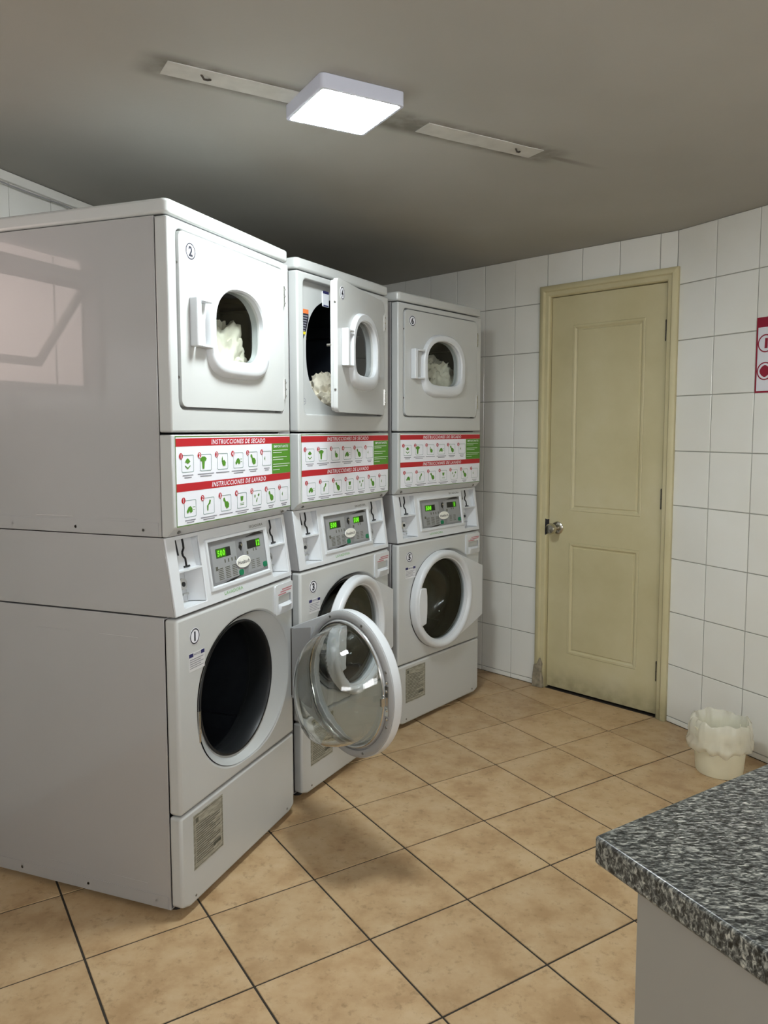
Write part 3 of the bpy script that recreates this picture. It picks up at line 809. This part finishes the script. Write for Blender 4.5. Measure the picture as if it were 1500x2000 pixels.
def b_dfront(bm): slab(bm, [[(X0, 1.353), (X1, 1.353), (X1, 1.9115), (X0, 1.9115)], rrect(*OPN, .024)], .0, .040)
DR = (.323, 1.645)
def drum_loop(n=72, k=1.0): return circ(DR[0], DR[1], .235 * k, n, .203 * k, 2.5)
def b_recess(bm):
    slab(bm, [rrect(OPN[0] - .004, OPN[1] + .004, OPN[2] - .004, OPN[3] + .004, .022), drum_loop()], .028, .031)
def b_ddrum(bm):
    n = 72
    loft(bm, [at_y(drum_loop(n), .030), at_y(drum_loop(n, .98), .036), at_y(circ(DR[0], DR[1], .29, n, .262, 2.0), .045), at_y(circ(DR[0], DR[1], .29, n, .262, 2.0), .60), at_y(circ(DR[0], DR[1], .03, n), .61)], cap1=True)
    for a in (.5, 2.6, 4.7):
        vs = []
        for y in (.08, .58):
            for rr, tt in ((.258, -.10), (.205, 0), (.258, .10)): vs.append(bm.verts.new((DR[0] + rr * math.cos(a + tt), y, DR[1] + rr * math.sin(a + tt))))
        bm.faces.new((vs[0], vs[1], vs[4], vs[3])); bm.faces.new((vs[1], vs[2], vs[5], vs[4])); bm.faces.new(vs[:3])
DHX = .610
# dryer door local: origin on hinge axis at x = DHX
def dome(x0, x1, z0, z1, n=40, drop=.006):
    """window outline: round top, nearly straight sides and a gently bowed foot with round corners"""
    cx = (x0 + x1) / 2; hw = (x1 - x0) / 2; out = []
    zc = z0 + (z1 - z0) * .50
    for k in range(n + 1):
        t = PI * k / n; c, s = math.cos(t), math.sin(t)
        out.append((cx + hw * math.copysign(abs(c) ** (2 / 2.35), c), zc + (z1 - zc) * abs(s) ** (2 / 2.1)))
    for k in range(1, n):
        t = PI + PI * k / n; c, s = math.cos(t), math.sin(t)
        out.append((cx + hw * math.copysign(abs(c) ** (2 / 3.9), c), zc - (zc - z0) * abs(s) ** (2 / 4.6) * (1 - .0 * abs(c))))
    return out
def sh(lp, dx=DHX): return [(a - dx, b) for a, b in lp]
WI = (.188, .452, 1.562, 1.764)
def b_ddoor(bm): slab(bm, [sh(rrect(.041, .608, 1.4215, 1.8845, .021)), sh(dome(*WI))], -.0045, .012)
def b_ddoor_in(bm): slab(bm, [sh(rrect(.046, .603, 1.4265, 1.8795, .019)), sh(dome(*WI))], .012, .0235)
def b_wframe(bm):
    n = 40
    a, b, c, d = WI
    rings = [at_y(sh(dome(a - .031, b + .036, c - .052, d + .033)), -.004), at_y(sh(dome(a - .029, b + .034, c - .046, d + .031)), -.017),
             at_y(sh(dome(a - .024, b + .029, c - .036, d + .026)), -.023), at_y(sh(dome(a - .006, b + .007, c - .008, d + .006)), -.023),
             at_y(sh(dome(a - .001, b + .002, c - .001, d + .001)), -.018), at_y(sh(dome(a, b, c, d)), .022)]
    loft(bm, rings)
def b_wpane(bm): slab(bm, [sh(dome(WI[0] - .001, WI[1] + .001, WI[2] - .001, WI[3] + .001))], .002, .004)
def b_whandle(bm):
    # pull bar: outer upright and the hollow behind it
    slab(bm, [sh(rrect(.083, .104, 1.585, 1.717, .004))], -.030, -.004)
    box(bm, .110 - DHX, .160 - DHX, -.027, -.004, 1.708, 1.717); box(bm, .110 - DHX, .160 - DHX, -.027, -.004, 1.585, 1.593)
def b_wcup(bm):
    loft(bm, [at_y(sh(rrect(.110, .160, 1.594, 1.707, .006)), -.006), at_y(sh(rrect(.116, .160, 1.600, 1.702, .006)), -.0048)], cap1=True)
def b_dhinge(zc):
    def fn(bm):
        box(bm, -.0025, .0035, -.0075, .004, zc - .033, zc + .033)
        for q in (-.022, 0, .022): lathe(bm, [(.004, -.0075), (.0035, -.0095), (.0005, -.010)], .0008, zc + q, 8)
    return fn
def b_dstuds(bm):
    for z in (1.50, 1.80):
        b0 = bm.verts
        for k in range(1):
            tube(bm, [(.040 - DHX, .004, z), (.0385 - DHX, .004, z)], .004, 8)
    tube(bm, [(.030 - DHX + .02, .02, 1.655), (.030 - DHX + .02, .034, 1.655)], .005, 8)
def b_side_screws(z, xs):
    def fn(bm):
        for y in xs: tube(bm, [(X0 + .003, y, z), (X0 + .0005, y, z)], .0045, 10)
    return fn
def b_embosses(bm):
    for (y0, y1, z) in ((.13, .26, .79), (.36, .50, .79), (.12, .26, .085), (.34, .48, .085), (.12, .24, 1.118), (.34, .46, 1.118)):
        tube(bm, [(X0 + .0023, y0, z), (X0 + .0023, y1, z)], .0011, 6)
    bm2 = None
def b_foot_rail(bm):
    box(bm, X0 + .0005, X0 + .002, .05, .69, .022, .062); box(bm, X0 + .0005, X0 + .002, .05, .69, 1.075, 1.108)

def glyph(bm, kind, y):
    sz = .048
    def q(pts): poly(bm, [(sz * a, sz * .92 * b) for a, b in pts], y)
    def ln(x0, x1, z): bar(bm, sz * x0, sz * x1, sz * z, sz * (z + .03), y)
    if kind == 'box': q([(.25, .62), (.5, .5), (.75, .62), (.62, .78), (.5, .84), (.38, .78)]); q([(.25, .42), (.5, .26), (.75, .42), (.75, .34), (.5, .16), (.25, .34)])
    if kind == 'shirt': q([(-.05, .78), (.15, .9), (.4, .9), (.6, .78), (.5, .6), (.40, .62), (.34, .12), (.16, .12), (.12, .62), (.02, .6)])
    if kind == 'tap': q([(.42, .70), (.48, .86), (.52, .70), (.52, .46), (.42, .46)]); q([(.45, .5), (.65, .62), (.85, .45), (.80, .22), (.55, .20), (.45, .35)])
    if kind == 'hand': q([(.15, .35), (.35, .62), (.55, .66), (.70, .50), (.72, .30), (.55, .22), (.42, .36), (.25, .20)]); ln(.72, .95, .52); ln(.75, .95, .36)
    if kind == 'press': q([(.22, .85), (.36, .88), (.48, .62), (.70, .60), (.85, .42), (.82, .20), (.58, .12), (.40, .30), (.34, .58), (.20, .70)])
    if kind == 'arm': q([(.58, .90), (.72, .84), (.66, .62), (.48, .55), (.44, .20), (.34, .20), (.32, .52), (.50, .68)])
    if kind == 'cup': q([(.32, .80), (.68, .80), (.62, .48), (.38, .48)]); ln(.25, .75, .28); ln(.25, .75, .18)
    if kind == 'drops': q([(.18, .70), (.26, .48), (.34, .66), (.28, .80)]); q([(.40, .30), (.46, .18), (.52, .30), (.60, .55), (.50, .5)]); q([(.60, .72), (.78, .86), (.84, .70), (.70, .60)])
    if kind == 'line': q([(.18, .50), (.30, .70), (.30, .36)])

def sticker(parent, dz=0):
    y = -.0007
    base = part('instruction_sticker', 'st', lambda bm: slab(bm, [[(.010, 1.0995), (.650, 1.0995), (.650, 1.3435), (.010, 1.3435)]], y, -.0001), M['white_print'], parent, smooth=0)
    base['label'] = 'printed instruction sticker with red bands and green pictograms'
    part('sticker_edge', 'st_e', lambda bm: ringline(bm, [(.010, 1.0995), (.650, 1.0995), (.650, 1.3435), (.010, 1.3435)], .0028, y - .0003), M['olive'], base, smooth=0)
    for k, (z0, z1) in enumerate(((1.3155, 1.3370), (1.1935, 1.2155))):
        part('red_band', 'st_rb%d' % k, lambda bm: bar(bm, .0125, .6475, z0, z1, y - .0004), M['red'], base, smooth=0)
    part('green_field', 'st_gf', lambda bm: bar(bm, .5245, .6475, 1.2160, 1.3150, y - .0004), M['green'], base, smooth=0)
    for row, (x0, z0, dx, n) in enumerate(((.037, 1.245, .0852, 6), (.044, 1.122, .0885, 7))):
        for k in range(n):
            cx_ = (.034 + .0850 * k, .041 + .0885 * k)[row]; cz_ = (1.2895, 1.1695)[row]
            part('icon_frame', 'st_t', lambda bm: ringline(bm, rrect(0, .055, 0, .047, .004, 3), .0014, y - .0005), M['teal'], base, smooth=0, loc=(x0 + dx * k, 0, z0))
            part('number_badge', 'st_r', lambda bm: poly(bm, circ(0, 0, .0085, 20), y - .0008), M['red'], base, smooth=0, loc=(cx_, 0, cz_))
            kind = [['box', 'shirt', 'tap', 'hand', 'press', 'line'], ['hand', 'arm', 'press', 'cup', 'drops', 'press', 'line']][row][k]
            o = part('pictogram', 'st_g_' + kind, lambda bm: glyph(bm, kind, y - .0007), M['green'], base, smooth=0, loc=(x0 + dx * k + .003, 0, z0 + .001))
    def whites(bm):
        text_bm(bm, 'INSTRUCCIONES DE SECADO', .330, 1.3262, .0135, y - .0008, None, .22, .018, sx=1.04)
        text_bm(bm, 'INSTRUCCIONES DE LAVADO', .330, 1.2045, .0135, y - .0008, None, .22, .018, sx=1.04)
        for k in range(6): text_bm(bm, str(k + 1), .034 + .0850 * k, 1.2895, .0115, y - .0012, None, 0, .02)
        for k in range(7): text_bm(bm, str(k + 1), .041 + .0885 * k, 1.1695, .0115, y - .0012, None, 0, .02)
        text_bm(bm, 'IMPORTANTE', .586, 1.3055, .0085, y - .0008, None, 0, .015, sx=1.2)
    part('white_lettering', 'st_w', whites, M['white_print'], base, smooth=0)
    def pale(bm):
        for z, b in ((1.2925, .632), (1.285, .59), (1.270, .625), (1.262, .60), (1.247, .645), (1.2395, .63), (1.229, .575)): bar(bm, .531, b, z - .0011, z + .0011, y - .0008)
    part('small_lettering', 'st_p', pale, M['pale_print'], base, smooth=0)
    def caps(bm):
        for x0, z0, dx, n in ((.064, 1.240, .0852, 6), (.071, 1.117, .0885, 7)):
            for k in range(n):
                wd = (.024, .040, .035, .038, .026, .018, .02)[k]; c = x0 + dx * k
                bar(bm, c - wd, c + wd, z0 - .0045, z0 - .0018, y - .0006)
                if k != 2: bar(bm, c - wd * .7, c + wd * .7, z0 - .0105, z0 - .0078, y - .0006)
    part('caption_lettering', 'st_c', caps, M['grey_ink'], base, smooth=0)

def number(parent, n, x, z, y, mm=None):
    o = part('number_sticker', 'num', lambda bm: slab(bm, [circ(0, 0, .0235, 32)], -.0006, 0), M['white_print'], parent, smooth=0, loc=(x, y, z))
    b_ = NB(); ringline(b_, circ(0, 0, .0220, 32), .0034, -.0010); text_bm(b_, str(n), 0, 0, .025, -.0010, None, 0, .045)
    return o, b_

def machine(nw, nd, x, y, a, wopen, dopen, leds, label):
    r = empty('stacked_washer_dryer', (x, y, 0), a)
    tag(r, label, 'washing machine', 'stacked coin washers and dryers in a row')
    E, S, P = M['enamel'], M['enamel_shaded'], M['plastic']
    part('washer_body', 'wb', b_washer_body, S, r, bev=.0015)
    fr = part('washer_front', 'wf', b_front, E, r, bev=.009, seg=3)
    part('door_rim', 'rim', b_rim, E, r)
    part('door_gasket', 'gk', b_gasket, M['rubber'], r)
    part('washer_drum', 'dr', b_drum, M['drum'], r)
    kp = part('kick_panel', 'kp', b_kick, E, r, bev=.008, seg=3)
    lb = part('rating_label', 'rl', lambda bm: slab(bm, [[(.054, .115), (.202, .115), (.202, .275), (.054, .275)]], .0003, .0008), M['label_paper'], kp, smooth=0); lb['label'] = 'yellowed printed rating label'
    def lblink(bm):
        ringline(bm, [(.058, .119), (.198, .119), (.198, .271), (.058, .271)], .0016, -.0001)
        bar(bm, .064, .078, .250, .264, -.0001)
        for k in range(17): bar(bm, .066, .066 + (.12 if k % 4 else .085) * (1 if k % 3 else .8), .240 - .0068 * k, .2425 - .0068 * k, -.0001)
        bar(bm, .150, .188, .140, .150, -.0001)
    part('label_print', 'rli', lblink, M['teal'] if False else M['dkink'], kp, smooth=0)
    for q in (.06, .60): part('screw', 'ks', lambda bm: lathe(bm, [(.004, .0015), (.0035, -.0005), (.0005, -.001)], 0, 0, 8), M['screw'], kp, loc=(q, 0, .040))
    for q in (.05, .60):
        for yy in (.06, .64):
            part('foot', 'ft', lambda bm: loft(bm, [[(.018 * math.cos(t * PI / 6), .018 * math.sin(t * PI / 6), z) for t in range(12)] for z in (0, .02)], cap0=True, cap1=True), M['rubber'], r, loc=(q, yy, 0))
    # control head
    cp = part('control_panel', 'cp', b_control, P, r, bev=.0018)
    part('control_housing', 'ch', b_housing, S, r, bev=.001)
    for s_, a_ in (('L', .040), ('R', .530)):
        part('coin_recess', 'pk' + s_, b_pocket(a_, a_ + .107), P, cp, smooth=0)
        part('coin_slot', 'cs' + s_, b_coin(a_), M['black'], cp)
        part('coin_return', 'cr' + s_, b_return(a_), M['chrome'], cp)
        part('coin_return_hole', 'crh' + s_, b_return_hole(a_), M['black'], cp)
    part('display_bezel', 'bz', b_bezel, P, cp, smooth=0)
    part('display_panel', 'dp', b_disp, M['panel_grey'], cp, smooth=0)
    part('key_field', 'dpl', b_disp_light, M['panel_light'], cp, smooth=0)
    part('display_lines', 'dli', b_disp_line, M['grey_ink'], cp, smooth=0)
    for nm_, f_ in (('display_wedge', b_disp_black), ('display_wedge', b_arrow), ('display_window', b_win1), ('display_window', b_win2), ('panel_lock', b_keyl)):
        part(nm_, f_.__name__, f_, M['black'], cp, smooth=0)
    part('lock_pin', 'lkp', lambda bm: disc(bm, .3595, 1.004, .0042, -.004, .0008, 12, shear), M['chrome'], cp)
    part('key_print', 'dpi', b_disp_ink, M['dkink'], cp, smooth=0)
    for x_, z_ in ((.345, .921), (.490, .924)): part('start_button', 'btn', b_btn, M['jade'], cp, loc=shear(Vector((x_, 0, z_))), rot=(-math.atan(SL), 0, 0))
    part('brand_oval', 'lg', b_logo, M['pale_oval'], cp, bev=.0008)
    part('brand_ring', 'lgr', b_logo_ring, M['grey_ink'], cp, smooth=0)
    part('brand_lettering', 'lgi', b_logo_ink, M['ink'], cp, smooth=0)
    for k, (t_, cx, wd, cz) in enumerate(leds):
        part('led_glow', 'lw%s%s%s' % (cx, wd, cz), lambda bm: bar(bm, cx - wd, cx + wd, cz - .0125, cz + .0125, .0005, shear), M['led_glow'], cp, smooth=0)
        part('led_digits', 'ld%s%s%s' % (t_, cx, cz), lambda bm: text_bm(bm, t_, cx, cz, .0165, .0002, shear, .1, .02), M['led'], cp, smooth=0)
    part('lavadora_lettering', 'lv', lambda bm: text_bm(bm, 'LAVADORA', .288, .876, .0095, -.0008, shear, 0, .01, sx=1.35), M['green_ink'], cp, smooth=0)
    part('secadora_lettering', 'sc', lambda bm: text_bm(bm, 'SECADORA', .462, 1.0525, .0080, -.0008, shear, 0, .01, sx=1.35), M['dkink'], cp, smooth=0)
    # washer front details
    dt = part('detergent_drawer', 'dt', b_deterg, P, r, bev=.0015)
    part('drawer_lip', 'dtl', b_deterg_lip, P, dt); part('drawer_lettering', 'dti', b_deterg_ink, M['red_ink'], dt, smooth=0)
    o, b_ = number(fr, nw, .079, .787, -.0002); obj('number_print', b_, M['ink'], fr, (.079, -.0002, .787), smooth=0)
    part('notice_sticker', 'nt', lambda bm: slab(bm, [[(.050, .690), (.124, .690), (.124, .742), (.050, .742)]], -.0006, .0), M['notice_white'], fr, smooth=0)
    part('notice_band', 'ntb', lambda bm: (bar(bm, .0505, .070, .7305, .741, -.0009), bar(bm, .106, .1235, .7305, .741, -.0009), text_bm(bm, 'NOTICE', .088, .7358, .006, -.0009, None, 0, .01, sx=.9)), M['blue'], fr, smooth=0)
    part('notice_print', 'ntp', lambda bm: [bar(bm, .053, .118 - .012 * (k % 2), .7225 - .006 * k, .7245 - .006 * k, -.0009) for k in range(5)], M['grey_ink'], fr, smooth=0)
    part('door_strike', 'sk', b_strike, M['chrome'], r)
    part('hinge_leaf', 'hl', lambda bm: box(bm, .6395, .6525, -.0035, -.0002, .435, .672), M['dkmetal'], r)
    # washer door
    wd_ = part('washer_door', 'wd', b_door, P, r, bev=.003, loc=(HX, -.001, 0), rot=(0, 0, R(wopen)))
    part('door_ring', 'wr', b_door_ring, P, wd_)
    part('door_flare', 'wfl', b_door_flare, P, wd_)
    part('inner_face', 'wi', b_inner, M['grey_plastic'], wd_)
    part('chrome_trim', 'wtr', lambda bm: lathe(bm, [(.1995, .0105), (.1965, .0135), (.1925, .0125), (.191, .0095)], DC[0] - HX, DC[1], 96), M['chrome'], wd_)
    part('hinge_plate', 'whp', b_hinge_plate, M['grey_plastic'], wd_)
    part('door_hinge', 'wh', b_hinge, M['dkmetal'], wd_)
    part('glass_bowl', 'gb', b_glass, M['bowl'] if wopen > 20 else M['smoked'], wd_)
    part('outer_pane', 'op', b_pane_in, M['pane'] if wopen > 20 else M['smoked'], wd_)
    part('door_handle', 'dh', b_dhandle, P, wd_, bev=.004)
    part('door_latch', 'dlt', b_latch, M['chrome'], wd_)
    for k in range(8):
        t_ = R(22 + 45 * k); part('screw', 'dsc', lambda bm: lathe(bm, [(.0045, .004), (.0040, .0085), (.0005, .009)], 0, 0, 8), M['screw'], wd_, loc=(DC[0] - HX + .2175 * math.cos(t_), 0, DC[1] + .2175 * math.sin(t_)))
    # dryer
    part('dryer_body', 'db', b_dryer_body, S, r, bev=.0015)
    for yy, zz in ((.10, 1.090), (.33, 1.090), (.56, 1.090), (.09, .040), (.33, .040), (.58, .040)):
        part('screw', 'ss', b_side_screws(0, (0,)), M['screw'], r, loc=(0, yy, zz))
    for yy, zz in ((.13, .79), (.36, .79), (.12, .085), (.34, .085), (.12, 1.118), (.34, 1.118)):
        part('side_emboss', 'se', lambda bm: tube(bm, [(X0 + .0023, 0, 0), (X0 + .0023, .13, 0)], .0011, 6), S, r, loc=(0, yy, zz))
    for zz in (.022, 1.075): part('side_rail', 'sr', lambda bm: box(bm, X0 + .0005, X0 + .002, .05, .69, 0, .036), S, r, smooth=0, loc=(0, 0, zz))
    lp = part('dryer_lower_panel', 'dlp', b_lower, E, r, bev=.004, seg=3)
    for q in (.035, .612): part('screw', 'dps', lambda bm: tube(bm, [(0, .0125, 1.084), (0, .0095, 1.0815)], .0055, 10), M['screw'], lp, loc=(q, 0, 0))
    sticker(r)
    df = part('dryer_front', 'dfr', b_dfront, E, r, bev=.006, seg=3)
    part('dryer_recess', 'drc', b_recess, E, r, smooth=0)
    part('dryer_drum', 'ddr', b_ddrum, M['drum2'], r)
    part('lid', 'lid', b_lid, E, r, bev=.008, seg=3)
    dd = part('dryer_door', 'dd', b_ddoor, E, r, bev=.003, seg=3, loc=(DHX, 0, 0), rot=(0, 0, R(dopen)))
    part('inner_door_panel', 'ddi', b_ddoor_in, E, dd, bev=.003)
    part('window_frame', 'dwf', b_wframe, P, dd)
    part('window_pane', 'dwp', b_wpane, M['pane'], dd)
    part('door_handle', 'dwh', b_whandle, P, dd, bev=.003)
    part('hinge', 'dh1', b_dhinge(1.80), M['chrome'], dd); part('hinge', 'dh2', b_dhinge(1.495), M['chrome'], dd)
    for zz in (1.50, 1.80): part('screw', 'dst', lambda bm: tube(bm, [(.0415 - DHX, .004, 0), (.0385 - DHX, .004, 0)], .004, 8), M['screw'], dd, loc=(0, 0, zz))
    part('door_catch', 'dct', lambda bm: tube(bm, [(.050 - DHX, .02, 1.655), (.050 - DHX, .038, 1.655)], .005, 8), M['screw'], dd)
    o, b_ = number(dd, nd, .093 - DHX, 1.838, -.0045); obj('number_print', b_, M['ink'], dd, (.093 - DHX, -.0045, 1.838), smooth=0)
    return r
M['dkink'] = mat('dark_olive_ink', (.10, .10, .08), .5)
M['pale_oval'] = mat('cream_oval', (.74, .74, .68), .35)
M['notice_white'] = mat('notice_white', (.60, .60, .60), .4)
M['drum2'] = speckle(mat('dryer_drum', (.022, .027, .036), .35, metal=.2), (.022, .027, .036), .2, 10)

m1 = machine(1, 2, -.5901, 2.0530, 1.2158, 60, 0, [('500', .249, .025, .9948), ('12', .461, .012, .9978)], 'nearest stacked washer and dryer, numbers 1 and 2, washer door wide open')
m2 = machine(3, 4, -.3423, 2.7417, 1.0793, 5, 12.5, [('500', .249, .025, .9948), ('500', .420, .023, .9978)], 'middle stacked washer and dryer, numbers 3 and 4, dryer door ajar')
m3 = machine(5, 6, .0085, 3.4128, .8871, 0, 0, [('500', .249, .025, .9948), ('1', .459, .012, .9978)], 'farthest stacked washer and dryer, numbers 5 and 6, both doors shut')

# warning tags inside the open dryer of the middle machine
for nm, m_, lp in (('warning_tag', 'orange', [(.060, 1.775), (.106, 1.775), (.106, 1.79), (.060, 1.79)]), ('tag_print', 'ink', [(.060, 1.665), (.090, 1.715), (.106, 1.76), (.106, 1.775), (.060, 1.775)]), ('tag_stripe', 'yellow', [(.060, 1.700), (.084, 1.700), (.087, 1.710), (.060, 1.710)])):
    b_ = NB(); slab(b_, [lp], .0272 if nm != 'tag_stripe' else .0268, .0278); obj(nm, b_, M[m_], m2, smooth=0)
b_ = NB()
for k in range(7): bar(b_, .062, .100 - .003 * k, 1.765 - .009 * k, 1.769 - .009 * k, .0269)
obj('tag_lines', b_, M['grey_ink'], m2, smooth=0)
b_ = NB(); slab(b_, [rrect(.195, .235, 1.815, 1.870, .003)], .024, .0278); obj('latch_plate', b_, M['white_print'], m2, smooth=0)
b_ = NB(); bar(b_, .195, .235, 1.862, 1.872, .0236); bar(b_, .198, .232, 1.816, 1.821, .0236); obj('latch_print', b_, M['blue'], m2, smooth=0)
b_ = NB(); ringline(b_, circ(.072, 1.462, .012, 16), .002, .0272); bar(b_, .066, .080, 1.461, 1.463, .0272); obj('recess_mark', b_, M['grey_ink'], m2, smooth=0)

# ------------------------------------------------------------------ laundry inside the dryers
def cloth_heap(name, label, parent_m, loc, size, seed, sub=5):
    bm = NB(); bmesh.ops.create_icosphere(bm, subdivisions=sub, radius=1)
    for v in bm.verts:
        d = v.co.normalized(); p = d * 1.7 + Vector((seed, seed * 2, 0))
        n1 = noise.noise(p * .9); n2 = 1 - abs(noise.noise(p * 1.9 + Vector((n1 * 2, 0, 3)))) * 2; n3 = 1 - abs(noise.noise(p * 4.1 + Vector((5, n1, 0)))) * 2
        n4 = 1 - abs(noise.noise(p * 2.7 + Vector((n2, 9, n1)))) * 2
        k = .72 + .30 * n1 + .17 * n2 + .09 * n3 + .12 * n4
        co = d * k; v.co = Vector((co.x * size[0], co.y * size[1], max(-.62, co.z) * size[2]))
    o = obj(name, bm, M['cloth'], None, smooth=1.2)
    o.matrix_world = parent_m.matrix_basis @ Matrix.Translation(loc)
    tag(o, label, 'laundry', None)
    return o
cloth_heap('laundry', 'crumpled cream laundry behind the round window of dryer 2', m1, (.395, .120, 1.555), (.13, .075, .16), 3.1)
cloth_heap('laundry', 'tip of white laundry at the foot of open dryer 4', m2, (.365, .13, 1.475), (.115, .085, .105), 8.4)
cloth_heap('laundry', 'pale laundry heap seen through the window of dryer 6', m3, (.420, .125, 1.560), (.17, .08, .15), 5.7)

# ------------------------------------------------------------------ bin with its bag
bx, by = 1.292, 3.010
bn = empty('waste_bin', (bx, by, 0)); tag(bn, 'small cream plastic bucket used as a waste bin by the wall', 'bin')
b_ = NB(); n = 48
def rr(r, z): return [(r * math.cos(2 * PI * i / n), r * math.sin(2 * PI * i / n), z) for i in range(n)]
loft(b_, [rr(.070, .001), rr(.0865, .001), rr(.0895, .006), rr(.103, .176), rr(.107, .178), rr(.1075, .187), rr(.103, .188), rr(.0995, .176), rr(.086, .010), rr(.002, .009)], cap0=True, cap1=True)
obj('bucket', b_, M['bucket'], bn)
b_ = NB(); loft(b_, [rr(.1020, .150), rr(.1055, .152), rr(.1055, .157), rr(.1026, .159)]); obj('bucket_rib', b_, M['bucket'], bn)
b_ = NB(); n = 120
def br(r, z, amp, zamp, s):
    out = []
    for i in range(n):
        t = 2 * PI * i / n; v = Vector((math.cos(t) * 2.2, math.sin(t) * 2.2, s * 1.0))
        q = noise.noise(v) * .6 + (1 - abs(noise.noise(v * 2.1 + Vector((0, 0, s * 2)))) * 2.4) * .75; q2 = noise.noise(v * 1.3 + Vector((7, 3, 1))) * 1.5
        out.append(((r + amp * q) * math.cos(t), (r + amp * q) * math.sin(t), z + zamp * q2))
    return out
loft(b_, [br(.104, .095, .006, .014, .1), br(.120, .108, .010, .012, .35), br(.121, .125, .010, .010, .6), br(.114, .142, .009, .006, .9), br(.116, .158, .008, .006, 1.1), br(.112, .180, .008, .006, 1.4), br(.108, .205, .010, .012, 1.7), br(.101, .214, .012, .014, 1.9), br(.095, .198, .008, .01, 2.2), br(.088, .16, .008, .01, 2.6), br(.083, .11, .006, .01, 3.0), br(.078, .05, .004, .006, 3.4), br(.05, .02, .004, .004, 3.8)])
bg_ = obj('bin_bag', b_, M['bag'], None, (bx, by, .002), smooth=1.4)
tag(bg_, 'crumpled translucent bin bag folded over the rim of the bucket', 'bag')

# ------------------------------------------------------------------ counter bottom right
c0 = Vector((.226, .85)); e1 = Vector((math.cos(R(33.8)), math.sin(R(33.8)))); e2 = Vector((math.cos(R(-62.6)), math.sin(R(-62.6))))
b_ = NB(); q = [c0, c0 + e2 * 1.25, c0 + e2 * 1.25 + e1 * .75, c0 + e1 * .75]
prism(b_, q, .867, .900); ct = obj('countertop', b_, M['granite'], None, bev=.0035, seg=3, smooth=.5)
tag(ct, 'speckled grey granite countertop over the white cabinet', 'countertop')
cc = empty('counter_cabinet', (c0.x, c0.y, 0)); tag(cc, 'plain white counter cabinet under the granite top', 'cabinet')
nin = Vector((.888, .46)); s0 = e2 * .060 + nin * .0075
b_ = NB(); q = [s0, s0 + e2 * 1.15, s0 + e2 * 1.15 + e1 * .60, s0 + e1 * .60]
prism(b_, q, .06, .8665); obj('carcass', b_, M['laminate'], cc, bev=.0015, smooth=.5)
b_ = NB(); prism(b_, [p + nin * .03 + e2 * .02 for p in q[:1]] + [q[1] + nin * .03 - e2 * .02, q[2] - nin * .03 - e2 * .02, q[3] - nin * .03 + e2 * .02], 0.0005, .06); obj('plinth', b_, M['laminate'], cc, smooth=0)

bpy.context.view_layer.update()
for o in bpy.data.objects:
    n0 = o.name.split('.')[0]
    if n0.endswith(('_lettering', '_print', '_digits')) or n0 in ('print', 'tag_lines', 'display_lines', 'recess_mark'): o['kind'] = 'stuff'
print('tiles', ti, 'objects', len(bpy.data.objects))
